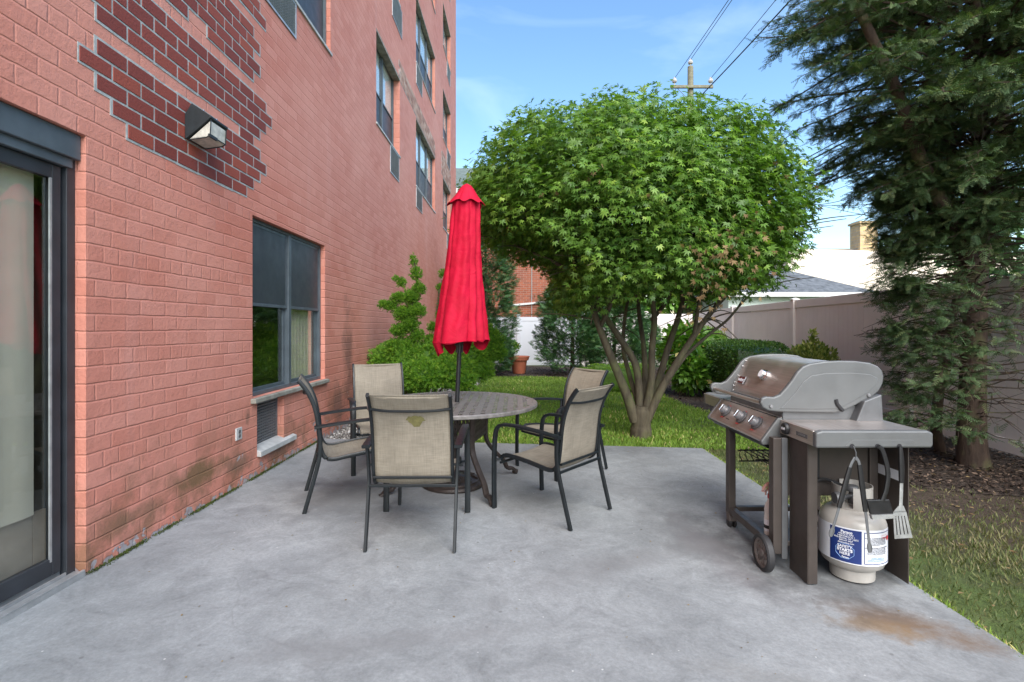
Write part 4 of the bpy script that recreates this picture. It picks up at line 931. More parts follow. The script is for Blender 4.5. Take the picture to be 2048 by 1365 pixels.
# ---------------------------------------------------------------- grill
def text_mesh(body, size, bold=0.0, extr=0.0006, align='CENTER'):
    cu = bpy.data.curves.new('lettering', 'FONT'); cu.body = body; cu.size = size; cu.extrude = extr; cu.offset = bold; cu.align_x = align; cu.align_y = 'CENTER'
    to = bpy.data.objects.new('lettering', cu); sc.collection.objects.link(to)
    dg = bpy.context.evaluated_depsgraph_get(); dg.update()
    me = bpy.data.meshes.new_from_object(to.evaluated_get(dg)); bpy.data.objects.remove(to); bpy.data.curves.remove(cu)
    return me
def put_mesh(me, name, mat, parent, fn):
    for v in me.vertices: v.co = fn(*v.co)
    me.materials.clear(); me.materials.append(M[mat]); ob = bpy.data.objects.new(name, me); sc.collection.objects.link(ob); ob.parent = parent; return ob
def grill():
    gx, gy = 1.80, 3.35; zg = gz(1.80)
    o = empty('gas_grill', (gx, gy, zg), 'stainless and grey three burner gas grill on the right of the patio', 'grill')
    lx = lambda x: x-gx; ly = lambda y: y-gy; lz_ = lambda z: z-zg
    def W(px, py, Y): v = at(px, py, Y); return (v.x-gx, v.z-zg)
    YA, YB = 3.03, 3.80                                     # the two cast lid ends
    outl = [(1521, 806), (1524, 797), (1533, 794), (1548, 795), (1560, 790), (1572, 777), (1584, 762), (1595, 745), (1606, 734), (1620, 728), (1648, 723.5), (1680, 722), (1712, 722.5), (1740, 726), (1757, 733), (1765, 742), (1768, 754), (1766, 768), (1758, 783), (1746, 793), (1730, 801), (1712, 811), (1694, 819), (1672, 826), (1630, 825.5), (1590, 825), (1552, 824), (1537, 822), (1526, 816)]
    E = [W(a, b, YA) for a, b in outl]
    cx_, cz_ = sum(p[0] for p in E)/len(E), sum(p[1] for p in E)/len(E)
    lid = MB()
    inner = [(cx_+(x-cx_)*0.93, cz_+(z-cz_)*0.88) for x, z in E]
    def end(y0, y1, sgn):
        b = MB(); b.prism([(x, z) for x, z in E], ly(y0), ly(y1)); return b
    e1 = end(YA, YA+0.032, 1).build('lid_end', 'cast_grey', o, bevel=0.008, smooth=False)
    # raised inner field of the cast end, with its slot
    fld = [W(a, b, YA) for a, b in [(1560, 818), (1572, 806), (1590, 786), (1606, 764), (1622, 752), (1650, 747), (1700, 746), (1740, 749), (1755, 757), (1752, 770), (1735, 786), (1700, 806), (1676, 818), (1630, 819)]]
    b = MB(); b.prism(fld, ly(YA)-0.0035, ly(YA)+0.004); b.build('raised_panel', 'cast_grey', e1, bevel=0.003)
    b = MB(); sl = smooth_path([(*W(1671, 799, YA), 0), (*W(1673, 808, YA), 0), (*W(1680, 817, YA), 0), (*W(1685, 822, YA), 0)], 4); b.tube([(x, ly(YA)-0.004, z) for x, z, _ in sl], [0.010, 0.0115]+[0.0115]*(len(sl)-3)+[0.009], 8, up=None); b.build('slot', 'grille_dark', e1, smooth=True)
    for (px_, py_) in ((1542, 813), (1737, 791)):
        s = MB(); q = W(px_, py_, YA); s.lathe([(0.0, -0.009), (0.009, -0.008), (0.011, -0.004), (0.011, 0)], (q[0], ly(YA), q[1]), 14, axis='y'); s.build('screw', 'knob_grey', e1, smooth=True)
    e2 = end(YB, YB+0.032, -1).build('lid_end', 'cast_grey', o, bevel=0.008)
    # lid skin
    zb = W(1590, 825, YA)[1]
    skin = smooth_path([(lx(1.615), 0, zb+0.02), (lx(1.622), 0, zb+0.072), (lx(1.640), 0, zb+0.115), (lx(1.69), 0, zb+0.215), (lx(1.725), 0, zb+0.268), (lx(1.775), 0, zb+0.287), (lx(1.90), 0, zb+0.291), (lx(2.04), 0, zb+0.282), (lx(2.11), 0, zb+0.22), (lx(2.12), 0, zb+0.10), (lx(2.10), 0, zb+0.02)], 6)
    s = MB(); k = len(skin)
    ysn = [YA+0.03, YA+0.034, YB-0.002, YB+0.002]
    for yy in ysn:
        for (x, _, z) in skin: s.v.append((x, ly(yy), z))
    for j in range(3):
        for i in range(k-1): a = j*k+i; s.f.append((a, a+1, a+k+1, a+k))
    sk = s.build('lid', 'stainless', o, smooth=True); sm = sk.modifiers.new('t', 'SOLIDIFY'); sm.thickness = 0.004; sk.data.set_sharp_from_angle(angle=R(60))
    rv = MB()
    for t in range(2, 26, 4):
        x, _, z = skin[t]
        for yy in (YA+0.042, YB-0.012): rv.lathe([(0.0, 0.004), (0.004, 0.003), (0.005, 0)], (x-0.004, ly(yy), z+0.002), 8)
    rv.build('rivets', 'chrome', sk)
    q0 = W(1531, 809, YA)
    h = MB(); h.tube([(q0[0], ly(YA+0.02), q0[1]), (q0[0], ly(YB+0.01), q0[1])], 0.0125, 16); h.build('handle', 'stainless', o, smooth=True)
    # thermometer and badge on the sloping front
    fx, fz = lx(1.672), zb+0.180; nrm = Vector((-0.88, 0, 0.47)).normalized()
    def disc(b, c, n_, prof, seg=24):
        u = Vector((0, 1, 0)); w_ = n_.cross(u); i0 = len(b.v)
        for (r, d) in prof:
            for q in range(seg):
                a = 2*math.pi*q/seg; p = c+n_*d+u*(r*math.cos(a))+w_*(r*math.sin(a)); b.v.append(tuple(p))
        for j in range(len(prof)-1):
            for q in range(seg): a = i0+j*seg+q; bb = i0+j*seg+(q+1) % seg; b.f.append((a, bb, bb+seg, a+seg))
        b.f.append(tuple(range(i0+(len(prof)-1)*seg, i0+len(prof)*seg)))
    c = Vector((fx, ly(3.42), fz)); t = MB(); disc(t, c, nrm, [(0.038, -0.012), (0.038, 0.012), (0.032, 0.016), (0.032, 0.030), (0.029, 0.036)]); th = t.build('thermometer', 'chrome', o, smooth=True)
    t = MB(); disc(t, c, nrm, [(0.026, 0.0362), (0.026, 0.0372)]); t.build('dial', 'reflection_and_dial_white', th)
    u = Vector((0, 1, 0)); w_ = nrm.cross(u)*-1
    up_ = Vector((0.47, 0, 0.88)).normalized()
    bc = Vector((lx(1.640), ly(3.69), zb+0.120))
    b = MB(); b.bar(tuple(bc-u*0.045+nrm*0.006), tuple(bc+u*0.045+nrm*0.006), 0.010, 0.060, up=tuple(up_)); bd = b.build('badge', 'knob_grey', o, bevel=0.003)
    b = MB(); b.bar(tuple(bc-u*0.040+nrm*0.0113), tuple(bc+u*0.040+nrm*0.0113), 0.001, 0.050, up=tuple(up_)); b.build('plate', 'badge_red', bd)
    me = text_mesh('weber', 0.034, 0.0008); put_mesh(me, 'lettering', 'print_white', bd, lambda x, y, z: bc+nrm*(0.0125+z)-u*x+up_*y)
    # fire box below the lid
    zs = lz_(0.806)                                         # shelf level
    b = MB(); b.prism([(lx(1.60), zs+0.085), (lx(2.12), zs+0.085), (lx(2.10), zs-0.13), (lx(1.95), zs-0.20), (lx(1.78), zs-0.20), (lx(1.60), zs-0.12)], ly(3.06), ly(3.80)); b.build('fire_box', 'cast_grey_dark', o, bevel=0.006)
    b = MB(); b.prism([(lx(2.0), zs+0.0), (lx(2.16), zs+0.0), (lx(2.15), zs+0.16), (lx(2.05), zs+0.12)], ly(3.00), ly(3.84)); b.build('rear_cover', 'cast_grey_dark', o, bevel=0.006)
    # control panel
    yc0, yc1 = 3.07, 3.91
    b = MB(); b.prism([(lx(1.585), zs+0.012), (lx(1.605), zs+0.016), (lx(1.68), zs+0.030), (lx(1.68), zs+0.008)], ly(yc0), ly(yc1)); b.build('front_ledge', 'stainless', o, bevel=0.003)
    b = MB(); b.prism([(lx(1.578), zs+0.008), (lx(1.478), zs-0.125), (lx(1.486), zs-0.140), (lx(1.60), zs-0.10), (lx(1.60), zs+0.002)], ly(yc0)+0.012, ly(yc1)-0.012); cp = b.build('control_panel', 'stainless', o, bevel=0.003)
    for yy in (yc0, yc1-0.0): 
        b = MB(); b.prism([(lx(1.572), zs+0.012), (lx(1.470), zs-0.128), (lx(1.480), zs-0.150), (lx(1.60), zs-0.148), (lx(1.60), zs+0.010)], ly(yy)-0.012, ly(yy)+0.014); b.build('panel_end', 'cast_grey', o, bevel=0.006)
    b = MB(); b.prism([(lx(1.486), zs-0.142), (lx(1.52), zs-0.175), (lx(1.62), zs-0.175), (lx(1.62), zs-0.10)], ly(yc0)+0.012, ly(yc1)-0.012); b.build('under_panel', 'black_plastic', o)
    pn = Vector((-0.133, 0, 0.10)).normalized(); pn = Vector((-0.80, 0, 0.60))
    for k, yy in enumerate((3.235, 3.45, 3.70)):
        c = Vector((lx(1.528), ly(yy), zs-0.052))
        b = MB(); disc(b, c, pn, [(0.045, 0.0), (0.046, 0.006), (0.040, 0.010)]); kn = b.build('knob', 'cast_grey_dark', o, smooth=True)
        b = MB(); disc(b, c, pn, [(0.030, 0.008), (0.031, 0.030), (0.028, 0.046), (0.022, 0.049)]); b.build('grip', 'knob_grey', kn, smooth=True)
        b = MB(); v1 = Vector((0.6, 0, 0.8)); b.bar(tuple(c+pn*0.0495-v1*0.026), tuple(c+pn*0.0495+v1*0.026), 0.008, 0.006, up=tuple(pn)); b.build('pointer', 'chrome', kn, bevel=0.002)
        b = MB(); cc = c-v1*0.052+pn*0.003; b.lathe([(0.006, -0.002), (0.010, -0.002), (0.010, 0.002), (0.006, 0.002)], tuple(cc), 14); b.bar(tuple(c+v1*0.047+u*0.012), tuple(c+v1*0.047-u*0.012), 0.002, 0.006, up=tuple(v1)); b.build('flame_mark', 'bottle_red', kn)
    # side shelves
    def shelf(y0, y1, near):
        b = MB(); x0, x1 = 1.585, 2.20; b.box(lx(x0)+.012, lx(x1)-.012, ly(y0)+.012, ly(y1)-.004, zs-0.050, zs+0.004); sh = b.build('side_shelf', 'stainless', o, bevel=0.006)
        b = MB(); b.box(lx(x0), lx(x0)+0.012, ly(y0)+0.035, ly(y1), zs-0.078, zs+0.002); b.build('front_strip', 'stainless', sh, bevel=0.002)
        ye = y0 if near else y1; sg = 1 if near else -1
        c_ = MB(); c_.prism([(lx(x0)-0.002, zs-0.082), (lx(x0)-0.002, zs+0.0), (lx(x0)+0.03, zs+0.010), (lx(x1)-0.03, zs+0.010), (lx(x1), zs-0.002), (lx(x1), zs-0.070), (lx(x1)-0.012, zs-0.080)], ly(ye), ly(ye)+sg*0.04); c_.build('end_cap', 'cast_grey', sh, bevel=0.010)
        if near:
            r = MB(); r.prism([(lx(x0)+0.15, zs-0.072), (lx(x0)+0.19, zs-0.038), (lx(x1)-0.11, zs-0.038), (lx(x1)-0.07, zs-0.072)], ly(ye)-0.0015, ly(ye)+0.01); r.build('recess', 'cast_grey', sh, bevel=0.001)
            for px_ in (1706, 1757, 1801):
                h_ = MB(); x = at(px_, 890, 2.68).x; h_.lathe([(0.012, -0.003), (0.012, 0.0)], (lx(x), ly(ye)-0.001, zs-0.070), 16, axis='y'); h_.build('hook_hole', 'grille_dark', sh)
    shelf(2.69, 3.06, True); shelf(3.92, 4.30, False)
    # maker's strip and round gauge on the front of the near shelf
    b = MB(); b.lathe([(0.0, -0.022), (0.030, -0.020), (0.034, -0.014), (0.034, 0.0)], (lx(1.584), ly(2.985), zs-0.036), 24, axis='x'); kk = b.build('gauge', 'black_plastic', o, smooth=True)
    me = text_mesh('iGrill', 0.019, 0.0006); put_mesh(me, 'lettering', 'print_white', kk, lambda x, y, z: Vector((lx(1.561)-z, ly(2.985)-x, zs-0.036+y)))
    b = MB(); b.box(lx(1.5835), lx(1.5848), ly(2.775), ly(2.885), zs-0.052, zs-0.030); mb_ = b.build('maker_strip', 'cast_grey_dark', o)
    me = text_mesh('GENESIS II', 0.0155, 0.0003); put_mesh(me, 'lettering', 'knob_grey', mb_, lambda x, y, z: Vector((lx(1.5832)-z, ly(2.83)-x, zs-0.041+y)))
    # cart
    def leg(x, y, z0, wx=0.05, wy_=0.055):
        b = MB(); b.box(lx(x)-wx/2, lx(x)+wx/2, ly(y)-wy_/2, ly(y)+wy_/2, z0, zs-0.09); b.build('leg', 'taupe_metal', o, bevel=0.004)
    leg(1.525, 3.00, 0.10); leg(1.525, 3.62, 0.11); leg(2.12, 3.05, 0.10); leg(2.12, 3.62, 0.11)
    b = MB(); b.box(lx(1.552), lx(1.585), ly(2.975), ly(2.998), 0.07, zs-0.09); b.build('corner_strip', 'cast_grey_dark', o, bevel=0.003)
    for (x, y0, y1, z) in ((1.525, 3.03, 3.59, 0.135), (2.12, 3.08, 3.59, 0.135)):
        b = MB(); b.box(lx(x)-0.022, lx(x)+0.022, ly(y0), ly(y1), z-0.025, z+0.02); b.build('rail', 'taupe_metal', o, bevel=0.004)
    for y in (3.60, 3.03):
        b = MB(); b.box(lx(1.55), lx(2.095), ly(y)-0.02, ly(y)+0.02, 0.13, 0.16); b.build('cross_rail', 'taupe_metal', o, bevel=0.003)
    b = MB(); b.box(lx(1.55), lx(2.095), ly(3.06), ly(3.24), 0.138, 0.146); b.build('bottom_shelf', 'taupe_metal', o, bevel=0.002)
    b = MB(); b.box(lx(1.59), lx(1.60), ly(3.0), ly(3.035), 0.16, zs-0.1); 
    b.box(lx(1.60), lx(2.09), ly(3.035), ly(3.045), 0.42, zs-0.1); b.build('partition', 'taupe_metal', o)
    # tank shields
    b = MB(); b.box(lx(1.600), lx(1.606), ly(2.80), ly(2.985), 0.012, zs-0.085); b.box(lx(1.606), lx(1.655), ly(2.80), ly(2.806), 0.012, zs-0.085); b.build('tank_shield', 'taupe_metal', o, bevel=0.002)
    b = MB(); b.box(lx(2.150), lx(2.156), ly(2.80), ly(3.40), 0.012, zs-0.085); b.box(lx(2.08), lx(2.150), ly(3.36), ly(3.365), 0.05, zs-0.1); b.build('tank_shield', 'taupe_metal', o, bevel=0.002)
    b = MB(); b.box(lx(2.1475), lx(2.1497), ly(2.86), ly(3.06), lz_(0.50), lz_(0.555)); b.build('sticker', 'label_white', o)
    # wire racks
    b = MB(); zr = lz_(0.50)
    for yy in (3.06, 3.32, 3.58): b.tube([(lx(1.56), ly(yy), zr), (lx(2.09), ly(yy), zr)], 0.005, 6)
    for k in range(13):
        x = 1.58+k*0.041; b.tube([(lx(x), ly(3.05), zr+.008), (lx(x), ly(3.58), zr+.008), (lx(x), ly(3.61), zr-0.04), (lx(x), ly(3.56), zr-0.07)], 0.0038, 6)
    b.tube([(lx(1.56), ly(3.56), zr-0.07), (lx(2.09), ly(3.56), zr-0.07)], 0.005, 6)
    b.build('wire_rack', 'black_plastic', o)
    hs = MB(); hs.tube(smooth_path([(lx(1.93), ly(2.98), lz_(0.43)), (lx(1.80), ly(3.0), lz_(0.47)), (lx(1.69), ly(2.98), lz_(0.40)), (lx(1.665), ly(2.97), lz_(0.30)), (lx(1.70), ly(3.02), lz_(0.22)), (lx(1.80), ly(3.2), lz_(0.35)), (lx(1.82), ly(3.3), lz_(0.55))], 6), 0.009, 8); hs.build('gas_hose', 'black_plastic', o, smooth=True)
    # scale plate with yellow lights at the back of the tank bay
    b = MB(); b.box(lx(1.70), lx(1.80), ly(3.025), ly(3.034), lz_(0.46), lz_(0.68)); b.build('hanger', 'black_plastic', o)
    # wheels at the near end
    for x in (1.448, 2.20):
        zc = 0.105; c0 = (lx(x), ly(2.985), zc)
        t = MB(); t.lathe([(0.082, -0.020), (0.098, -0.022), (0.105, -0.014), (0.105, 0.014), (0.098, 0.022), (0.082, 0.020)], c0, 40, axis='x', close=True); wh = t.build('wheel', 'rubber', o, smooth=True)
        h = MB(); h.lathe([(0.0, -0.018), (0.022, -0.017), (0.024, -0.008), (0.024, 0.008), (0.022, 0.017), (0.0, 0.018)], c0, 20, axis='x')
        h.lathe([(0.083, -0.016), (0.070, -0.010), (0.070, 0.010), (0.083, 0.016)], c0, 40, axis='x', close=True)
        for q in range(6):
            a = 2*math.pi*q/6+0.2; d = Vector((0, math.cos(a), math.sin(a))); h.bar(tuple(Vector(c0)+d*0.018), tuple(Vector(c0)+d*0.074), 0.028, 0.016, up=(1, 0, 0))
        h.build('rim', 'hub_taupe', wh, bevel=0.002)
        ax = MB(); sg = 1 if x < 1.8 else -1; ax.tube([(lx(x), ly(2.985), zc), (lx(x)+sg*0.09, ly(2.985), zc)], 0.010, 10); ax.build('axle', 'black_plastic', wh)
    for x in (1.525, 2.12):
        c0 = (lx(x)+0.01, ly(3.63), 0.036); t = MB()
        for dx in (-0.016, 0.016): t.lathe([(0.0, -0.009), (0.030, -0.009), (0.036, -0.005), (0.036, 0.005), (0.030, 0.009), (0.0, 0.009)], (c0[0]+dx, c0[1], c0[2]), 20, axis='x')
        ca = t.build('caster', 'rubber', o, smooth=True)
        h = MB(); h.prism([(c0[0]-0.026, 0.05), (c0[0]+0.026, 0.05), (c0[0]+0.030, 0.11), (c0[0]-0.030, 0.11)], c0[1]-0.03, c0[1]+0.025); h.build('caster_fork', 'hub_taupe', ca, bevel=0.004)
    return zs
grill()
def tank():
    x, y = 1.925, 2.925; zg = gz(x)+0.012; D = 0.165
    o = empty('propane_tank', (x, y, zg), 'white propane tank with blue and white label hung under the grill shelf', 'propane tank', rz=0)
    b = MB(); prof = [(0.0, 0.045), (0.07, 0.05), (0.12, 0.062), (0.150, 0.085), (D-.001, 0.125), (D, 0.15), (D, 0.300), (D-.001, 0.318), (0.152, 0.352), (0.125, 0.378), (0.08, 0.398), (0.03, 0.405), (0.0, 0.406)]
    b.lathe(prof, n=64); b.build('body', 'tank_paint', o, smooth=True)
    b = MB(); b.lathe([(0.105, 0.0), (0.110, 0.0), (0.112, 0.058), (0.106, 0.058)], n=48, close=True); f = b.build('foot_ring', 'tank_paint', o, smooth=True)
    # collar: open ring with two windows
    c = MB(); n = 60
    for k in range(n):
        a0, a1 = 2*math.pi*k/n, 2*math.pi*(k+1)/n; deg = math.degrees(a0) % 360
        segs = [(0.375, 0.515)]
        if 95 < deg < 150 or 215 < deg < 238: segs = [(0.375, 0.40)]
        if 285 < deg < 330: segs = [(0.375, 0.515)]
        for z0, z1 in segs:
            for r0, r1 in ((0.096, 0.1),):
                for (ra, rb) in ((r1, r1), (r0, r0)): c.quad((ra*math.cos(a0), ra*math.sin(a0), z0), (ra*math.cos(a1), ra*math.sin(a1), z0), (ra*math.cos(a1), ra*math.sin(a1), z1), (ra*math.cos(a0), ra*math.sin(a0), z1))
                c.quad((r0*math.cos(a0), r0*math.sin(a0), z1), (r0*math.cos(a1), r0*math.sin(a1), z1), (r1*math.cos(a1), r1*math.sin(a1), z1), (r1*math.cos(a0), r1*math.sin(a0), z1))
    c.build('collar', 'tank_paint', o, fix=False)
    v = MB(); v.lathe([(0.022, 0.40), (0.022, 0.44), (0.016, 0.445), (0.016, 0.47), (0.03, 0.475), (0.034, 0.49), (0.03, 0.505), (0.0, 0.507)], n=16); v.build('valve', 'cast_grey_dark', o, smooth=True)
    g = MB(); g.lathe([(0.0, -0.02), (0.030, -0.02), (0.034, -0.012), (0.034, 0.012), (0.03, 0.02), (0.0, 0.02)], (-0.10, -0.03, 0.445), 20, axis='x'); g.tube([(-0.08, -0.03, 0.445), (0, 0, 0.445)], 0.014, 10); g.build('regulator', 'cast_grey_dark', o, smooth=True)
    def band(a0, a1, z0, z1, r, mat, name, parent):
        m = MB(); n = max(3, int(abs(a1-a0)/4))
        for k in range(n):
            p, q = R(a0+(a1-a0)*k/n), R(a0+(a1-a0)*(k+1)/n); m.quad((r*math.cos(p), r*math.sin(p), z0), (r*math.cos(q), r*math.sin(q), z0), (r*math.cos(q), r*math.sin(q), z1), (r*math.cos(p), r*math.sin(p), z1))
        return m.build(name, mat, parent, smooth=True, fix=False)
    L0 = band(150, 320, 0.118, 0.312, D+0.0015, 'label_white', 'label', o)
    band(199, 252, 0.124, 0.304, D+0.0025, 'label_blue', 'blue_panel', L0)
    # white panel frame
    for (a0, a1, z0, z1) in ((256, 318, 0.296, 0.300), (256, 318, 0.128, 0.132), (256, 257.3, 0.132, 0.296), (316.5, 318, 0.132, 0.296)): band(a0, a1, z0, z1, D+0.0025, 'label_blue', 'border', L0)
    def wrap(me, name, mat, adeg, z, r=D+0.0035):
        return put_mesh(me, name, mat, L0, lambda X, Y, Z: Vector(((r+Z)*math.cos(R(adeg)+X/r), (r+Z)*math.sin(R(adeg)+X/r), z+Y)))
    wrap(text_mesh('SAFETY', 0.0215, 0.0004), 'lettering', 'print_white', 225, 0.207)
    wrap(text_mesh('STARTS', 0.0215, 0.0010), 'lettering', 'print_white', 225, 0.188)
    wrap(text_mesh('HERE', 0.0215, 0.0004), 'lettering', 'print_white', 225, 0.169)
    wrap(text_mesh('Paraco', 0.012, 0.0004), 'lettering', 'print_white', 226, 0.150)
    wrap(text_mesh('Paraco', 0.020, 0.0006), 'lettering', 'print_white', 228, 0.288)
    wrap(text_mesh('PARACO GAS\n1-800-PARACO 1\nRYE BROOK, NY 10573\n800 647 4427\nparaconline.com', 0.0115, 0.0001), 'lettering', 'print_white', 227, 0.252)
    # octagon outline
    oc = [(0.046*math.cos(R(22.5+45*k)), 0.183+0.043*math.sin(R(22.5+45*k))) for k in range(9)]; m = MB()
    for (p, q) in zip(oc, oc[1:]):
        P_ = [((D+0.0035)*math.cos(R(225)+u/D), (D+0.0035)*math.sin(R(225)+u/D), z) for u, z in [(p[0]+(q[0]-p[0])*t/4, p[1]+(q[1]-p[1])*t/4) for t in range(5)]]
        m.tube(P_, 0.0013, 5)
    m.build('octagon', 'print_blue', L0)
    # fine print: warning text in columns
    fp = 'WARNING  FLAMMABLE GAS UNDER PRESSURE\nPropane is heavier than air and can collect\nin low areas. Keep away from heat, sparks\nand open flame. Always keep valve closed\nwhen not in use. Use only outdoors. Do not\nstore in a building, garage or enclosed area.'
    wrap(text_mesh(fp, 0.0068, 0.0), 'lettering', 'print_grey', 281, 0.252); wrap(text_mesh(fp, 0.0068, 0.0), 'lettering', 'print_grey', 281, 0.200)
    wrap(text_mesh('DANGER  PELIGRO\nLIQUEFIED PETROLEUM GAS\nRead the instructions before use', 0.0078, 0.0), 'lettering', 'print_blue', 279, 0.155)
    wrap(text_mesh('UN 1075', 0.009, 0.0003), 'lettering', 'label_red', 298, 0.268)
    m = MB(); a = 309; s = 0.017
    P_ = [((D+0.004)*math.cos(R(a)+u/D), (D+0.004)*math.sin(R(a)+u/D), 0.262+z) for u, z in ((-s*.8, 0), (0, -s), (s*.8, 0), (0, s))]; m.poly(P_); m.build('hazard_diamond', 'label_red', L0, fix=False)
    for (a0, a1, z0, z1) in ((290, 305, 0.281, 0.282), (290, 305, 0.255, 0.256), (290, 290.5, 0.255, 0.282), (304.5, 305, 0.255, 0.282)): band(a0, a1, z0, z1, D+0.003, 'label_red', 'border', L0)
tank()
def utensils():
    Y = 2.672
    def w(px, py, dy=0): v = at(px, py, Y); return Vector((v.x, Y+dy, v.z))
    p0 = w(1706, 893); o = empty('grill_tongs', p0, 'long black and steel tongs hanging open under the grill shelf', 'tongs')
    r = lambda px, py, dy=0: tuple(w(px, py, dy)-p0)
    b = MB(); b.tube([r(1707, 893), r(1712, 905), r(1712, 918)], 0.0025, 6); b.lathe([(0.008, -0.006), (0.008, 0.006)], r(1712, 918), 12, axis='y'); b.build('hanging_ring', 'cast_grey_dark', o)
    for nm, pts in (('arm', [(1710, 915), (1700, 935), (1685, 990), (1674, 1030), (1664, 1062), (1661, 1073)]), ('arm', [(1712, 915), (1719, 930), (1727, 985), (1733, 1040), (1738, 1082), (1740, 1105)])):
        q = [r(*p) for p in pts]; s_ = MB(); s_.tube(smooth_path(q, 4), 1, 8, w=0.014, h=0.005, up=(0, -1, 0)); a = s_.build(nm, 'cast_grey_dark', o, smooth=True)
        g = MB(); d = (Vector(q[3])-Vector(q[1])); g.tube([q[1], tuple(Vector(q[1])+d*0.35), tuple(Vector(q[1])+d*0.85)], [0.9, 1.1, 0.9], 8, w=0.024, h=0.014, up=(0, -1, 0)); g.build('grip', 'black_plastic', a, smooth=True)
        e = Vector(q[-1]); t = MB(); dd = (Vector(q[-1])-Vector(q[-2])).normalized()
        loop = [tuple(e-dd*0.055+Vector((0.000, 0, 0))), tuple(e-dd*0.03+Vector((0.011, 0, 0))), tuple(e-dd*0.004+Vector((0.007, 0, 0))), tuple(e), tuple(e-dd*0.004-Vector((0.007, 0, 0))), tuple(e-dd*0.03-Vector((0.011, 0, 0))), tuple(e-dd*0.055)]
        t.tube(smooth_path(loop, 3), 0.0035, 6); t.build('tip', 'cast_grey_dark', a, smooth=True)
    p1 = w(1758, 893); o = empty('grill_brush', p1, 'black grill brush with curved handle and wide scraper head, hanging between tongs and spatula', 'grill brush'); r = lambda px, py, dy=0: tuple(w(px, py, dy)-p1)
    b = MB(); b.tube(smooth_path([r(1757, 893), r(1764, 900), r(1772, 925), r(1776, 950), r(1772, 980), r(1764, 1003)], 5), 1, 8, w=0.022, h=0.014, up=(0, -1, 0)); b.build('handle', 'black_plastic', o, smooth=True)
    b = MB(); q = [r(1733, 1000), r(1778, 999), r(1787, 1027), r(1741, 1029)]; b.prism([(v[0], v[2]) for v in q], -0.004, 0.014); b.build('head', 'black_plastic', o, bevel=0.004)
    b = MB(); q = [r(1741, 1030), r(1787, 1028), r(1790, 1036), r(1744, 1039)]; b.prism([(v[0], v[2]) for v in q], -0.008, 0.012); b.build('bristles', 'aluminium', o)
    p2 = w(1801, 893); o = empty('grill_spatula', p2, 'slotted steel spatula with black handle hanging at the shelf corner', 'spatula'); r = lambda px, py, dy=0: tuple(w(px, py, dy)-p2)
    b = MB(); b.tube([r(1801, 893), r(1802, 915), r(1803, 940), r(1803, 966)], [0.7, 1.0, 1.1, 0.9], 8, w=0.024, h=0.016, up=(0, -1, 0)); b.build('handle', 'black_plastic', o, smooth=True)
    b = MB(); b.tube([r(1803, 964), r(1802, 1000), r(1801, 1022)], 1, 8, w=0.018, h=0.004, up=(0, -1, 0)); b.build('shank', 'aluminium', o, smooth=True)
    # blade with four slots: ribs joined by top and bottom strips
    A, B_, C_, D_ = [Vector(r(*p)) for p in ((1786, 1024), (1812, 1023), (1825, 1076), (1789, 1078))]; b = MB()
    pt = lambda u, v: (A*(1-u)+B_*u)*(1-v)+(D_*(1-u)+C_*u)*v
    def patch(u0, u1, v0, v1): P_ = [pt(u0, v0), pt(u1, v0), pt(u1, v1), pt(u0, v1)]; b.prism([(p.x, p.z) for p in P_], -0.001, 0.001)
    patch(0, 1, 0, 0.16); patch(0, 1, 0.86, 1.0)
    ed = [0, .13, .20, .33, .40, .55, .62, .76, .83, 1.0]
    for k in range(0, 10, 2): patch(ed[k], ed[k+1], 0.158, 0.862)
    sh = [r(1797, 1012), r(1807, 1012), r(1812, 1024), r(1786, 1025)]; b.prism([(v[0], v[2]) for v in sh], -0.001, 0.001)
    b.build('blade', 'aluminium', o)
    # spray bottle on the cart's bottom shelf
    v = at(1538, 1062, 3.13); o = empty('spray_bottle', (1.562, 3.13, gz(1.8)+0.148), 'white spray bottle with red collar and pink trigger on the grill cart', 'spray bottle')
    b = MB(); b.lathe([(0.0, 0.0), (0.034, 0.0), (0.036, 0.01), (0.036, 0.11), (0.033, 0.135), (0.036, 0.155), (0.030, 0.185), (0.016, 0.215), (0.013, 0.23), (0.0, 0.231)], n=28); b.build('bottle', 'bottle_white', o, smooth=True)
    b = MB(); b.lathe([(0.0163, 0.225), (0.0175, 0.228), (0.0175, 0.250), (0.0135, 0.253)], n=20, close=True); b.build('collar', 'bottle_red', o, smooth=True)
    b = MB(); b.lathe([(0.0365, 0.03), (0.0368, 0.03), (0.0368, 0.10), (0.0365, 0.10)], n=28, close=True); lb = b.build('label', 'label_white', o, smooth=True)
    b = MB(); b.lathe([(0.0370, 0.045), (0.0372, 0.045), (0.0372, 0.066), (0.0370, 0.066)], n=28, close=True); b.build('band', 'grille_dark', lb, smooth=True)
    b = MB(); b.tube(smooth_path([(0.02, 0, 0.315), (0.0, 0, 0.318), (-0.025, 0, 0.305), (-0.040, 0, 0.285), (-0.046, 0, 0.265)], 4), 1, 8, w=0.022, h=0.016, up=(0.3, 0, 1)); b.tube([(0.0, 0, 0.245), (-0.004, 0, 0.28), (0.0, 0, 0.31)], 0.012, 10); b.tube([(-0.01, 0, 0.29), (-0.028, 0, 0.268), (-0.030, 0, 0.245)], 1, 8, w=0.014, h=0.007, up=(1, 0, 0.3)); b.build('trigger', 'trigger_pink', o, smooth=True)
utensils()

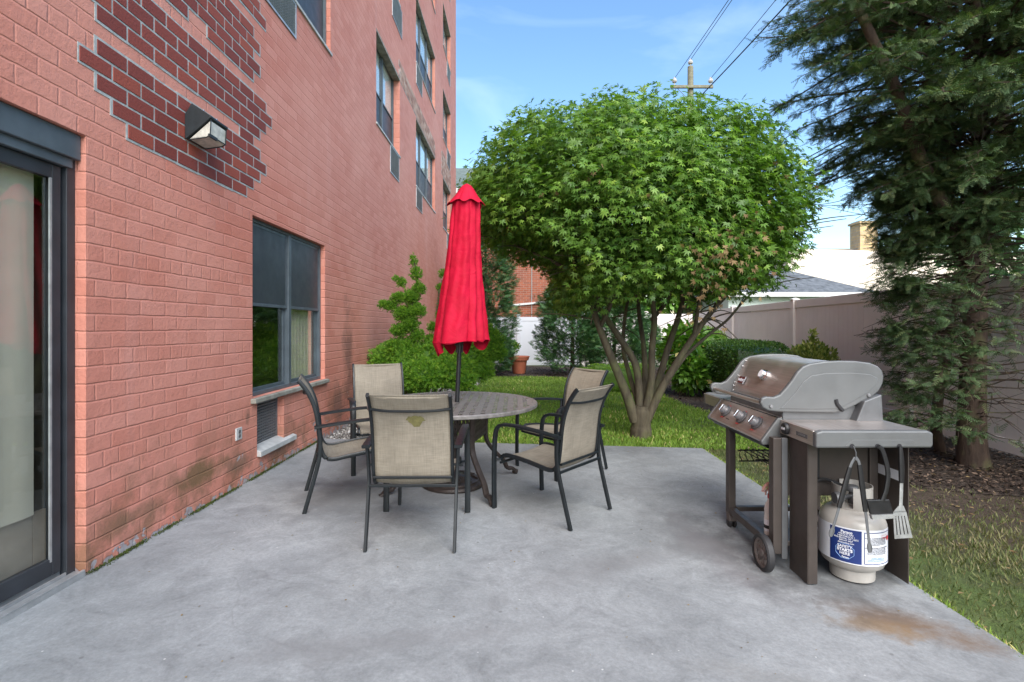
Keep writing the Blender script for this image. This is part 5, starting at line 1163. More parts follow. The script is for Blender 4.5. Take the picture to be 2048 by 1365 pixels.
# ---------------------------------------------------------------- fences
FX0, FK = 5.08, 0.089; YB_ = 19.0
def tan_fence():
    o = empty('vinyl_fence', (FX0, 0, -0.12), 'tall tan vinyl privacy fence along the right side of the lawn', 'fence'); o.rotation_euler.z = -math.atan(FK)
    posts = [-4.0, -0.2, 3.65, 7.45, 11.15, 15.1, 18.95]; zt = 2.07
    for y in posts:
        b = MB(); b.box(-0.065, 0.065, y-0.065, y+0.065, 0, zt+0.0); p = b.build('post', 'vinyl_tan', o, bevel=0.006)
        c = MB(); c.box(-0.075, 0.075, y-0.075, y+0.075, zt+0.001, zt+0.020); c.prism([(-0.075, zt+0.02), (0.075, zt+0.02), (0.0, zt+0.05)], y-0.07, y+0.07); c.build('cap', 'vinyl_tan', p)
    for a, c in zip(posts, posts[1:]):
        a_, c_ = a+0.067, c-0.067
        b = MB(); b.box(-0.024, 0.024, a_, c_, zt-0.17, zt-0.01); b.build('rail', 'vinyl_tan', o, bevel=0.005)
        b = MB(); b.box(-0.024, 0.024, a_, c_, 0.06, 0.22); b.build('rail', 'vinyl_tan', o, bevel=0.005)
        b = MB(); n = max(1, round((c_-a_)/0.152)); w = (c_-a_)/n
        for k in range(n): b.box(-0.011, 0.011, a_+k*w+0.0025, a_+(k+1)*w-0.0025, 0.20, zt-0.16); 
        b.box(-0.006, 0.006, a_, c_, 0.20, zt-0.16); b.build('panel', 'vinyl_tan', o)
tan_fence()
def back_fence(x0, posts, x1, zt, mat, label):
    o = empty('vinyl_fence', (0, YB_, -0.09), label, 'fence')
    zt += 0.09
    for x in posts:
        b = MB(); b.box(x-0.065, x+0.065, -0.065, 0.065, 0, zt+0.0); p = b.build('post', mat, o, bevel=0.006)
        c = MB(); c.box(x-0.085, x+0.085, -0.085, 0.085, zt+0.05, zt+0.075); c.box(x-0.06, x+0.06, -0.06, 0.06, zt+0.001, zt+0.0495); c.box(x-0.055, x+0.055, -0.055, 0.055, zt+0.0755, zt+0.10); c.build('cap', mat, p)
    xs = [x0]+posts+[x1]
    for a, c in zip(xs, xs[1:]):
        if c-a < 0.3: continue
        a_, c_ = a+0.067, c-0.067
        b = MB(); b.box(a_, c_, -0.024, 0.024, zt-0.15, zt-0.0); b.build('rail', mat, o, bevel=0.005)
        b = MB(); b.box(a_, c_, -0.024, 0.024, 0.04, 0.18); b.build('rail', mat, o, bevel=0.005)
        b = MB(); n = max(1, round((c_-a_)/0.152)); w = (c_-a_)/n
        for k in range(n): b.box(a_+k*w+0.003, a_+(k+1)*w-0.003, -0.011, 0.011, 0.17, zt-0.14)
        b.box(a_, c_, -0.005, 0.005, 0.17, zt-0.14); b.build('panel', mat, o)
back_fence(-2.2, [0.13], 2.45, 1.74, 'vinyl_white', 'white vinyl fence with capped post at the far end of the lawn')
back_fence(2.47, [2.53, 4.85], 6.65, 1.85, 'vinyl_tan', 'tan vinyl fence seen between the maple limbs at the back of the garden')

# ---------------------------------------------------------------- things beyond the fences
def far_things():
    o = empty('brick_house', (0, 27, -0.15), 'orange brick building with dark green roof behind the white fence', 'building')
    b = MB(); b.box(-9, 3.6, 0, 9, 0, 8.55); b.build('wall', 'orange_brick', o)
    b = MB(); b.prism([(-0.5, 8.60), (9.5, 8.60), (4.5, 11.3)], -9.4, 4.0, axis='x'); b.build('roof', 'roof_green', o)
    b = MB(); b.box(-9.4, 4.0, -0.55, -0.40, 8.45, 8.72); b.box(-9.4, 4.0, -0.398, -0.002, 8.45, 8.50); b.build('gutter', 'trim_white', o)
    b = MB(); b.bar((-0.85, -0.06, 2.60), (1.8, -0.06, 2.86), 0.06, 0.10); b.build('pipe', 'trim_white', o)
    b = MB(); b.tube([(0.88, -0.03, 0), (0.88, -0.03, 7.5)], 0.018, 6); b.build('conduit', 'mortar', o)
    for x in (-6.5, -3.6, 2.4):
        f = MB(); f.box(x-0.6, x+0.6, -0.03, 0.02, 4.6, 6.1); fr = f.build('window', 'trim_white', o); g = MB(); g.box(x-0.52, x+0.52, -0.05, -0.031, 4.68, 6.02); g.build('pane', 'screen_mesh', fr)
    # small mint house
    o = empty('siding_house', (10.4, 18, -0.15), 'low pale green sided house with grey shingle hip roof beyond tan fence', 'house')
    b = MB()
    n = 16
    for k in range(n): z = k*0.16; b.prism([(-0.012, z), (0.0, z+0.159), (0.3, z+0.159), (0.3, z)], -2.9, 1.9, axis='x')
    b.box(-2.9, 1.9, 0.301, 6, 0, 2.56); b.build('wall', 'siding_mint', o)
    b = MB(); b.box(-3.2, 2.2, -0.36, -0.24, 2.57, 2.72); b.box(-3.2, 2.2, -0.2395, 0.05, 2.57, 2.60); b.build('gutter', 'trim_white', o)
    b = MB(); i = 0; b.v = [(-3.2, -0.3, 2.725), (2.2, -0.3, 2.725), (2.2, 6.3, 2.725), (-3.2, 6.3, 2.725), (-0.9, 1.9, 3.75), (0.1, 1.9, 3.75), (0.1, 4, 3.75), (-0.9, 4, 3.75)]
    b.f = [(0, 1, 5, 4), (1, 2, 6, 5), (2, 3, 7, 6), (3, 0, 4, 7), (4, 5, 6, 7), (0, 3, 2, 1)]; rf = b.build('roof', 'roof_shingle', o)
    f = MB(); f.box(-1.4, -0.5, -0.03, 0.0, 1.2, 2.3); fr = f.build('window', 'trim_white', o); g = MB(); g.box(-1.32, -0.58, -0.045, -0.031, 1.28, 2.22); g.build('pane', 'screen_mesh', fr)
    o = empty('stucco_house', (17.5, 24.5, -0.15), 'cream stucco house with parapet wall beyond the tan fence', 'house')
    b = MB(); b.prism([(-4.5, 0), (7, 0), (7, 5.05), (0.4, 5.12), (-1.5, 5.22), (-4.5, 5.28)], 0, 8); b.build('wall', 'stucco_cream', o)
    b = MB(); b.box(-4.5, 7, 0.2, 8, 5.285, 5.30); b.build('roof', 'roof_shingle', o)
    c = MB(); c.box(-0.95, -0.12, 0.05, 0.8, 5.1, 6.50); c.box(-1.02, -0.05, -0.02, 0.87, 6.502, 6.60); ch = c.build('chimney', 'yellow_brick', o)
    c = MB(); c.tube([(0.25, 0.3, 5.15), (0.25, 0.3, 5.95)], 0.05, 8); c.box(0.12, 0.38, 0.1, 0.5, 5.951, 6.02); c.build('vent_pipe', 'cast_grey_dark', o)
far_things()
PX, PY = 7.54, 22.0
def pole():
    o = empty('utility_pole', (PX, PY, -0.15), 'weathered utility pole with short crossarm rising behind the maple', 'utility pole')
    b = MB(); b.tube([(0, 0, 0), (0, 0, 6), (0, 0, 12.70)], [0.17, 0.15, 0.12], 14); b.build('post', 'pole_wood', o, smooth=True)
    zc = at(1381, 178, PY).z+0.15; b = MB(); b.box(-0.90, 0.90, -0.23, -0.13, zc-0.06, zc+0.06); ca = b.build('crossarm', 'pole_wood', o, bevel=0.01); 
    for sx in (-1, 1): b = MB(); b.bar((sx*0.6, -0.14, zc-0.06), (sx*0.05, -0.13, zc-0.6), 0.03, 0.01); b.build('brace', 'cast_grey_dark', o)
    tips = []
    for (x, z0) in ((-0.74, zc+0.06), (0.0, 12.70), (0.80, zc+0.06)):
        y = -0.18 if x else 0.0
        b = MB(); b.lathe([(0.02, 0.0), (0.02, 0.12), (0.09, 0.13), (0.11, 0.19), (0.08, 0.26), (0.05, 0.28), (0.05, 0.33), (0.0, 0.335)], (x, y, z0), 14); b.build('insulator', 'insulator', o, smooth=True)
        tips.append((PX+x, PY+y, z0+0.30-0.15))
    b = MB(); b.lathe([(0.0, 6.6), (0.22, 6.62), (0.22, 7.5), (0.0, 7.55)], (0.36, 0, 0), 18); b.build('transformer', 'cast_grey_dark', o, smooth=True)
    def wire(p, q, sag, r, label, cat='power line', mat='wire_black', group=None):
        p, q = Vector(p), Vector(q); pts = []
        for k in range(41): t = k/40; v = p*(1-t)+q*t; v.z -= sag*4*t*(1-t); pts.append(tuple(v-p))
        m = MB(); m.tube(pts, r, 6); ob = m.build('overhead_wire', mat, smooth=True, loc=tuple(p)); tag(ob, label, cat, group or 'overhead wires')
    lab = ('thin black wire from the left insulator of the pole, up past the picture top', 'thin black wire from the insulator on the very top of the pole', 'thin black wire from the right insulator of the crossarm')
    for t, lb, dx in zip(tips, lab, (0.0, -0.25, -0.3)): wire(t, (t[0]+dx, -24, t[2]+0.4), 0.55, 0.011, lb)
    wire((PX+0.25, PY, 11.1), (PX+0.35, -24, 11.2), 0.9, 0.022, 'thicker black wire leaving the maple top toward the conifer')
    def cab(px, py, r, lb, sag=0.5, mat='wire_black'):
        X = PX+0.3; Y = X*F/(px-CX); z = EYE+(CY-py)*Y/F; wire((X, PY, z+0.25), (X, -24, z+0.5), sag, r, lb, 'cable', mat)
    cab(1620, 313, 0.014, 'highest of the black cables between maple and conifer'); cab(1622, 320, 0.022, 'second black cable down between maple and conifer')
    cab(1628, 352, 0.045, 'thickest grey cable between maple and conifer', mat='wire_grey'); cab(1632, 375, 0.026, 'black cable just under the thickest grey cable')
    def drop(a, b, Ya, Yb, r, lb, sag): wire(at(*a, Ya), at(*b, Yb), sag, r, lb, 'cable')
    drop((1560, 400), (1760, 340), 21.8, 17, 0.010, 'thin sagging service wire rising toward the conifer under thick cables', 0.25)
    drop((1560, 404), (1800, 352), 21.8, 16, 0.012, 'sagging service wire that meets the conifer above the chimney', 0.45)
    drop((1560, 398), (1800, 395), 21.8, 24, 0.012, 'lower level service wire passing well above the chimney', 0.35)
    drop((1560, 390), (1800, 442), 21.8, 24, 0.012, 'service wire sloping down to the right just above the chimney', 0.1)
pole()

# ---------------------------------------------------------------- trees and shrubs
def limb(b, pts, r0, r1, n=10, k=6):
    P_ = smooth_path(pts, k); m_ = len(P_)
    b.tube(P_, [r0+(r1-r0)*(i/(m_-1))**0.85 for i in range(m_)], n)
    return P_
def maple():
    base = Vector((1.62, 6.62, lz(1.62, 6.6))); o = empty('maple_tree', base, 'dome shaped green Japanese maple with many limbs in the middle of the lawn', 'tree')
    Y0 = 6.62
    def q(px, py, dy=0.0): return tuple(at(px, py, Y0+dy)-base)
    t = MB()
    t.tube(smooth_path([(0.01, 0, -0.08), (0.005, 0, 0.02), q(1282, 858), q(1282, 835), q(1283, 812)], 5), [0.20, 0.175, 0.150]+[0.138]*8+[0.125]*8+[0.105]*2, 14)
    limbs = [
        ([(1270, 842, -.03), (1255, 795, -.08), (1235, 745, -.15), (1212, 690, -.25), (1190, 630, -.35), (1168, 560, -.5), (1120, 480, -.8), (1070, 430, -1.1)], .082, .022),
        ([(1280, 838, 0), (1279, 790, .05), (1271, 730, .05), (1245, 685, .0), (1215, 640, -.05), (1190, 600, -.1), (1180, 540, -.1), (1160, 450, -.1), (1150, 360, 0)], .070, .018),
        ([(1284, 838, .05), (1290, 760, .15), (1288, 700, .25), (1280, 640, .4), (1270, 560, .6), (1250, 460, .9), (1240, 350, 1.1)], .055, .018),
        ([(1288, 835, 0), (1302, 770, -.05), (1304, 700, -.1), (1309, 640, -.15), (1306, 600, -.2), (1312, 520, -.4), (1300, 420, -.7), (1310, 320, -.8)], .066, .018),
        ([(1292, 838, .05), (1312, 780, .15), (1335, 700, .25), (1355, 640, .35), (1368, 590, .4), (1385, 500, .6), (1400, 400, .8), (1430, 300, .9)], .066, .018),
        ([(1294, 840, -.03), (1322, 780, -.08), (1352, 728, -.12), (1388, 672, -.2), (1420, 628, -.25), (1465, 575, -.35), (1520, 510, -.5), (1570, 440, -.6)], .070, .018),
        ([(1300, 815, .06), (1330, 770, .2), (1372, 712, .4), (1420, 668, .6), (1455, 640, .7), (1490, 600, .8), (1550, 545, 1.0)], .040, .012),
        ([(1280, 820, .1), (1256, 740, .35), (1246, 690, .5), (1252, 620, .6), (1262, 560, .7), (1230, 440, 1.0)], .045, .015),
        ([(1304, 640, -.15), (1335, 600, .1), (1345, 560, .2), (1350, 480, .3), (1360, 380, .2)], .035, .012),
        ([(1200, 655, -.3), (1225, 600, -.6), (1235, 540, -.9), (1240, 440, -1.2), (1220, 330, -1.3)], .035, .012),
        ([(1388, 672, -.2), (1400, 600, -.5), (1420, 540, -.8), (1460, 440, -1.1)], .032, .012),
        ([(1168, 560, -.5), (1100, 520, -.3), (1030, 490, 0), (985, 450, .2)], .030, .010),
    ]
    ends = []
    for pts, r0, r1 in limbs:
        P_ = limb(t, [q(*p) for p in pts], r0*.86, r1*.9); ends += P_[len(P_)//2:]
    r_ = random.Random(8)
    for k in range(150):                                    # twigs
        e = Vector(r_.choice(ends)); d = Vector((r_.gauss(0, 1), r_.gauss(0, 1), r_.uniform(0.0, 1.0))).normalized(); c = Vector((0.1, 0.05, 2.7))
        d = (d+(e-c).normalized()*0.6).normalized(); l_ = r_.uniform(0.3, 0.9)
        t.tube(smooth_path([tuple(e), tuple(e+d*l_*.5+Vector((0, 0, .04))), tuple(e+d*l_)], 3), [0.011, .010, .009, .008, .006, .005, .004], 5)
    t.build('trunk', 'maple_bark', o, smooth=True)
    # crown
    c = np.array([-0.20, 0.05, 2.86]); n = 6000
    d = rsph(n); rad = np.array([1.93, 1.85, 1.17])
    p_ = 2.5; sup = (np.abs(d[:, 0])**p_+np.abs(d[:, 1])**p_+np.abs(d[:, 2])**p_)**(-1/p_)
    lump = 1+0.03*np.sin(d[:, 0]*7+2)*np.sin(d[:, 2]*8+1)+0.03*np.sin(d[:, 1]*11+d[:, 0]*5)+0.02*np.sin(d[:, 2]*23+d[:, 0]*19)
    u = rng.random(n); dep = 1-0.42*u**1.6
    zs_ = np.where(d[:, 2] < 0, 1.0, 1.0)
    C = c+d*(sup*lump*dep)[:, None]*rad*np.stack([np.ones(n), np.ones(n), zs_], 1)
    C[:, 2] -= np.where(C[:, 0] < -.3, -.06, .10)*np.clip(np.hypot(C[:, 0], C[:, 1])-1.2, 0, 2)
    cut = (C[:, 0] < -1.0) & (C[:, 2] < 2.30-0.35*(C[:, 0]+1.0)); C, d = C[~cut], d[~cut]; n = len(C)
    # the hollow centre right below the crown stays open
    keep = ~((C[:, 2] < 2.15) & (np.hypot(C[:, 0]-.1, C[:, 1]) < 1.0)); C = C[keep]; d = d[keep]; n = len(C)
    m = 14
    out = norm(d*[1, 1, .45]+rng.normal(0, .25, (n, 3)))
    off = rng.normal(0, 1, (n, m, 3))*[.085, .085, .05]+out[:, None, :]*rng.uniform(-.04, .12, (n, m, 1))
    P = (C[:, None, :]+off).reshape(-1, 3); O = np.repeat(out, m, 0); N_ = len(P)
    T = norm(O*[1, 1, .5]+rng.normal(0, .55, (N_, 3))+[0, 0, -.45]); Nn = norm(O*.9+[0, 0, .9]+rng.normal(0, .35, (N_, 3)))
    tint = np.clip(np.repeat(rng.normal(.45, .2, n), m)+rng.normal(0, .16, N_)+(P[:, 2]-2.9)*0.0, 0, 1)
    scatter('crown', P, T, Nn, rng.uniform(.048, .078, N_), MAPLE, 'maple_leaf', o, tint)
    # withered sprays
    spots = [q(1440, 530, -1.75), q(1415, 575, -1.5), q(1480, 500, -1.8), q(1585, 350, -1.3), q(1595, 400, -1.0), q(1210, 355, -2.0), q(1058, 405, -1.5), q(1380, 610, -1.2), q(1520, 470, -1.7)]
    nn = [50, 26, 30, 8, 8, 6, 5, 16, 14]; P = []
    for s_, k in zip(spots, nn): P.append(np.array(s_)+rng.normal(0, 1, (k, 3))*[.15, .12, .16])
    P = np.concatenate(P); k = len(P)
    scatter('dead_leaves', P, np.array([0, 0, -1.])+rng.normal(0, .35, (k, 3)), rsph(k), rng.uniform(.035, .065, k), MAPLE, 'dead_leaf', o)
maple()
def conifer():
    base = Vector((4.79, 5.36, -0.12)); o = empty('conifer_tree', base, 'big dark conifer with reddish trunk overhanging the grill from the right', 'tree')
    q = lambda px, py, dy=0.0: tuple(at(px, py, 5.36+dy)-base)
    t = MB()
    tp = smooth_path([(0.02, 0, -0.05), (0.01, 0, 0.05), q(1943, 880), q(1945, 780), q(1950, 640), q(1957, 500), q(1962, 350), q(1962, 150), (0.1, 0.1, 5.4), (0.1, 0.1, 7.0)], 5)
    k = len(tp); rr = [0.24, 0.22, 0.19, 0.17, 0.15, 0.145]+[0.14-0.11*(i/(k-6)) for i in range(k-6)]; t.tube(tp, rr, 16)
    L1 = limb(t, [q(1950, 540), q(1900, 440, -.1), q(1845, 330, -.15), q(1800, 200, -.2), q(1750, 90, -.2), q(1700, -20, -.2)], .085, .04)
    L2 = limb(t, [q(1958, 470), q(1990, 350, .1), q(2010, 200, .2), q(2040, 0, .3)], .08, .04)
    L3 = limb(t, [q(1960, 420), q(1900, 300, .5), q(1860, 150, .9), q(1840, -50, 1.2)], .07, .03)
    trunk_pts = [np.array(p) for p in tp[8:]]
    C = []; T = []; Nn = []; r_ = np.random.default_rng(21)
    def axis_at(z):
        for a, b in zip(tp, tp[1:]):
            if a[2] <= z <= b[2]: f = (z-a[2])/(b[2]-a[2]+1e-9); return np.array(a)*(1-f)+np.array(b)*f
        return np.array(tp[-1])
    def reach(z, ang):
        left = 0.5-0.5*math.cos(ang-0)  # 1 toward -X
        # envelope measured from the trunk
        Lz = np.interp(z, [0.3, 0.8, 1.6, 2.5, 2.9, 3.4, 3.9, 4.4, 5.2, 6.5], [0.62, 0.74, 0.78, 0.80, 0.92, 1.3, 1.75, 2.05, 2.0, 1.4])
        oth = np.interp(z, [0.3, 1.2, 2.5, 3.5, 5, 6.5], [1.1, 1.4, 1.7, 1.9, 2.0, 1.4])
        f = 0.5-0.5*math.cos(ang) ; f = max(0, -math.cos(ang))
        tow = max(0, -math.sin(ang))                        # toward the camera: keep shorter low down
        base_ = oth*(1-f)+Lz*f
        if z < 3.2: base_ *= 1-0.45*tow
        return base_
    for k in range(760):
        z = r_.uniform(0.35, 6.7) if r_.random() < .85 else r_.uniform(2.6, 5.2); ang = r_.uniform(0, 2*math.pi)
        if k > 520: z = r_.uniform(.5, 3.4); ang = math.pi+r_.normal(0, .75)
        low = z < 2.35; lft = -math.cos(ang)
        if low and lft < 0.1 and r_.random() < 0.72: continue
        if low and z < 1.0 and r_.random() < 0.35: continue
        L_ = reach(z, ang)*r_.uniform(.72, 1.03); a = axis_at(z)
        if z > 2.6 and r_.random() < 0.0: pass
        dirh = np.array([math.cos(ang), math.sin(ang), 0.0]); el = r_.uniform(-.12, .55); sw = np.array([-dirh[1], dirh[0], 0.0])*r_.normal(0, .16)
        for _ in range(12):                                 # the side towards the lawn is kept clipped
            tip = a+dirh*L_+np.array([base.x, base.y, base.z])
            if tip[0]/max(tip[1], .1) > np.interp(tip[2], [0, 2.75, 3.1, 3.6, 6], [.71, .705, .62, .45, .2]): break
            L_ *= .88
        if L_ < .2: continue
        pts = [a+dirh*s*L_+sw*L_*s*s+np.array([0, 0, el*L_*s-0.24*L_*s*s]) for s in np.linspace(0, 1, 9)]
        pts = [p+r_.normal(0, .012, 3) for p in pts]
        t.tube([tuple(p) for p in pts], [0.015*(1-.88*i/8)*(L_/1.3)+.0015 for i in range(9)], 5)
        start = 0.52 if low else 0.22
        nb = int((13 if low else 20)*L_/1.2)
        for j in range(nb):                                 # side branchlets, each a row of sprays
            s = start+(1-start)*r_.random()**0.85; i = min(7, int(s*8)); f = s*8-i; p = pts[i]*(1-f)+pts[i+1]*f; tg = norm(pts[i+1]-pts[i])
            sd = 1 if r_.random() < .5 else -1; perp = norm(np.cross(tg, [0, 0, 1]))*sd
            bd = norm(tg*r_.uniform(.5, 1.1)+perp*r_.uniform(.4, 1.0)+np.array([0, 0, r_.uniform(-.35, .15)])); bl = r_.uniform(.12, .34)*(1.25-s*.55)
            if j % 3 == 0: t.tube([tuple(p), tuple(p+bd*bl)], [.004, .0018], 4)
            for m_ in range(6):
                w = (m_+.4)/6; pp = p+bd*bl*w*.9
                C.append(pp); T.append(norm(bd+r_.normal(0, .62, 3)+np.array([0, 0, .05]))); Nn.append(norm(np.array([0, 0, 1.])+r_.normal(0, .38, 3)))
        C.append(pts[-1]); T.append(norm(pts[-1]-pts[-2])); Nn.append([0, 0, 1.])
    # bare twigs low down, in front of the fence
    for k in range(46):
        z = r_.uniform(.35, 2.4); ang = r_.uniform(-1.9, 1.2); L_ = r_.uniform(.5, 1.25); a = axis_at(z); dh = np.array([math.cos(ang), math.sin(ang), 0])
        pts = [a+dh*s*L_+np.array([0, 0, .12*s-.1*s*s])+r_.normal(0, .02, 3) for s in np.linspace(0, 1, 6)]; t.tube([tuple(p) for p in pts], [.010, .008, .006, .005, .003, .002], 5)
        for j in range(4):
            p = pts[r_.integers(2, 5)]; e = p+norm(dh+r_.normal(0, .8, 3))*r_.uniform(.12, .35); t.tube([tuple(p), tuple((p+e)/2+r_.normal(0, .01, 3)), tuple(e)], [.004, .003, .0015], 4)
    t.build('trunk', 'conifer_bark', o, smooth=True)
    C = np.array(C); T = np.array(T); Nn = np.array(Nn)
    wx, wy_ = C[:, 0]+base.x, C[:, 1]+base.y
    lim_ = np.interp(C[:, 2]+base.z, [0, 2.75, 3.1, 3.6, 6], [.705, .70, .62, .45, .2])+.02*np.sin(C[:, 2]*9)+r_.normal(0, .012, len(C))
    ok = wx/wy_ > lim_; C, T, Nn = C[ok], T[ok], Nn[ok]
    hide = (C[:, 2] < 2.25) & (C[:, 0] > -0.50) & (r_.random(len(C)) < .62); C, T, Nn = C[~hide], T[~hide], Nn[~hide]; n = len(C)
    scatter('crown', C, T, Nn, r_.uniform(.075, .135, n), FROND_C, 'conifer_leaf', o, np.clip(r_.normal(.5, .28, n), 0, 1))
    g = gp(1880, 900); g = Vector((4.95, 5.95, -0.12)); o = empty('young_conifer', g, 'thin crooked bare trunk standing just left of the big conifer', 'tree')
    q = lambda px, py, dy=0.0: tuple(at(px, py, 5.95+dy)-g)
    t = MB(); limb(t, [(0, 0, -.02), q(1872, 850), q(1882, 760), q(1897, 690), q(1903, 640), q(1916, 580), q(1925, 520)], .062, .030, 12)
    r_ = random.Random(4)
    for k in range(16):
        z = r_.uniform(.5, 1.9); a = r_.uniform(0, 6.28); p = Vector((0.02+z*0.12-.05, 0, z)); d = Vector((math.cos(a), math.sin(a), r_.uniform(.1, .6))); t.tube([tuple(p), tuple(p+d*.22), tuple(p+d*.42+Vector((0, 0, .04)))], [.008, .005, .002], 5)
    t.build('trunk', 'conifer_bark', o, smooth=True)
    k = 160; P = rng.normal(0, 1, (k, 3))*[.22, .22, .3]+[0.18, 0, 1.75]
    scatter('crown', P, rsph(k)+[0, 0, .1], rsph(k)+[0, 0, 1], rng.uniform(.10, .18, k), FROND, 'conifer_leaf', o)
conifer()
def shrub(name, label, cat, c, rad, n, size, tmpl, mat, core=0.0, depth=.35, lump=.08, up=0.3, stems=0, group=None, p=2.0, flat=0.0, bark='maple_bark', blobs=None, tn=.5, trunk=None):
    """leaves through the outer part of a lumpy ellipsoid (or several), standing on stems"""
    base = Vector((c[0], c[1], lz(c[0], c[1]))); o = empty(name, base, label, cat, group=group)
    bl = blobs or [((0, 0, c[2]), rad, 1.0)]
    Ps, Os = [], []; co = MB()
    for (bc, br, wgt) in bl:
        k = int(n*wgt); d = rsph(k); ph = rng.random(3)*6
        sup = (np.abs(d[:, 0])**p+np.abs(d[:, 1])**p+np.abs(d[:, 2])**p)**(-1/p)
        lu = 1+lump*np.sin(d[:, 0]*6+ph[0])*np.sin(d[:, 2]*7+ph[1])+lump*.6*np.sin(d[:, 1]*12+d[:, 2]*9+ph[2])
        P = np.array(bc)+d*(sup*lu*(1-depth*rng.random(k)**1.5))[:, None]*np.array(br); Ps.append(P); Os.append(d)
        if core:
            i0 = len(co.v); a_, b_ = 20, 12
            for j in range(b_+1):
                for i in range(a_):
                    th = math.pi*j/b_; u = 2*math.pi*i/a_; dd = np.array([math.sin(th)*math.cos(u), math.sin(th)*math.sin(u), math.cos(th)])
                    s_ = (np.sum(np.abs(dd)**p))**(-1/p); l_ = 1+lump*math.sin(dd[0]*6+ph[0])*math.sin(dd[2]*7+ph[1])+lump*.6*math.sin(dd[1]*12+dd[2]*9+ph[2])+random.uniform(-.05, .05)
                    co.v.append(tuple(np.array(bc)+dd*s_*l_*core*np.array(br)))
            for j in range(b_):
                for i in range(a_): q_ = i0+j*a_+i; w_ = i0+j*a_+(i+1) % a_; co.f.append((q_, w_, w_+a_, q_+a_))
    P = np.concatenate(Ps); O = np.concatenate(Os); keep = P[:, 2] > 0.01; P = P[keep]; O = O[keep]; k = len(P)
    T = norm(O+rng.normal(0, .45, (k, 3))+[0, 0, up]); Nn = norm(O*(1-flat)+rng.normal(0, .5, (k, 3))+[0, 0, .5])
    scatter('foliage', P, T, Nn, rng.uniform(.75, 1.25, k)*size, tmpl, mat, o, np.clip(rng.normal(tn, .24, k), 0, 1))
    if core: co.t = [0.15]*len(co.v); co.build('dark_leaf_core', mat, o, smooth=True)  # solid core in dark leaf tint, inner shade put into its colour
    if stems or trunk:
        t = MB(); r_ = random.Random(int(c[0]*97))
        for k in range(stems):
            bc, br, _ = r_.choice(bl); a = r_.uniform(0, 6.28); e = (bc[0]+br[0]*.6*math.cos(a), bc[1]+br[1]*.6*math.sin(a), bc[2]+br[2]*r_.uniform(-.2, .6))
            t.tube(smooth_path([(r_.uniform(-.08, .08), r_.uniform(-.08, .08), -.02), (e[0]*.4, e[1]*.4, e[2]*.45), e], 4), [.02, .018, .016, .014, .012, .010, .008, .006, .005], 6)
        for (pts, r0, r1) in (trunk or []): limb(t, pts, r0, r1, 8)
        t.build('stems', bark, o, smooth=True)
    return o
# juniper and the cloud pruned conifer by the wall
def px_blobs(base, Y, lst):
    out = []; tot = sum(r*r for _, _, r, *_ in lst)
    for (px, py, r, *e) in lst:
        dy = e[0] if e else 0.0; v = at(px, py, Y+dy)-base; rr = r*(Y+dy)/F; sq = e[1] if len(e) > 1 else 0.8
        out.append((tuple(v), (rr, rr, rr*sq), r*r/tot))
    return out
YJ = 7.9; bj = Vector((at(838, 700, YJ).x, YJ, lz(-1.5, YJ)))
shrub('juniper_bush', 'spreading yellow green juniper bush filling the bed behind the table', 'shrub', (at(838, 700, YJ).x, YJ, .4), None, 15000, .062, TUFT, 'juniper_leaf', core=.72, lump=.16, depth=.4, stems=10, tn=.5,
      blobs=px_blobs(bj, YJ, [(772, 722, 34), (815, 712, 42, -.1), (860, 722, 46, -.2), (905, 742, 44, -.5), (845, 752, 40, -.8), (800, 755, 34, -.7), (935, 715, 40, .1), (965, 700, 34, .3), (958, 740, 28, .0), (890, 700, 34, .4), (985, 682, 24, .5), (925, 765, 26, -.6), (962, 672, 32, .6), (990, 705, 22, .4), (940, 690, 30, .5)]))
bt = Vector((at(850, 700, 7.7).x, 7.7, lz(-1.5, 7.7))); q = lambda px, py, dy=0: tuple(at(px, py, 7.7+dy)-bt)
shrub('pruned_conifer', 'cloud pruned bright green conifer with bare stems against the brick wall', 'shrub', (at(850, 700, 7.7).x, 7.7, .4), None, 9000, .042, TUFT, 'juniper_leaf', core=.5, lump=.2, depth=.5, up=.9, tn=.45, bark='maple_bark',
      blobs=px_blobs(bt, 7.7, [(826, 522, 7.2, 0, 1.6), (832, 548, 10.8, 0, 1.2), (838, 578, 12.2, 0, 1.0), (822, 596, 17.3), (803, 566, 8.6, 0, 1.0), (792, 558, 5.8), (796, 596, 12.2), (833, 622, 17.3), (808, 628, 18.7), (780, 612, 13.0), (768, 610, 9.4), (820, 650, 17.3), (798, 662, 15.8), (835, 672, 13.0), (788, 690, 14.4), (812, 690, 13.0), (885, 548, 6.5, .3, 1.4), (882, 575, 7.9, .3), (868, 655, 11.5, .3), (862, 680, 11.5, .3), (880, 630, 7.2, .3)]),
      trunk=[([(0.0, 0, -.02), q(852, 745), q(842, 700), q(826, 660), q(826, 610), q(834, 560), q(828, 520)], .035, .010), ([q(852, 745), q(868, 700, .2), q(880, 640, .3), q(884, 560, .3)], .022, .008), ([q(842, 700), q(810, 680), q(785, 660)], .016, .006), ([q(826, 640), q(800, 615), q(775, 608)], .014, .005)])
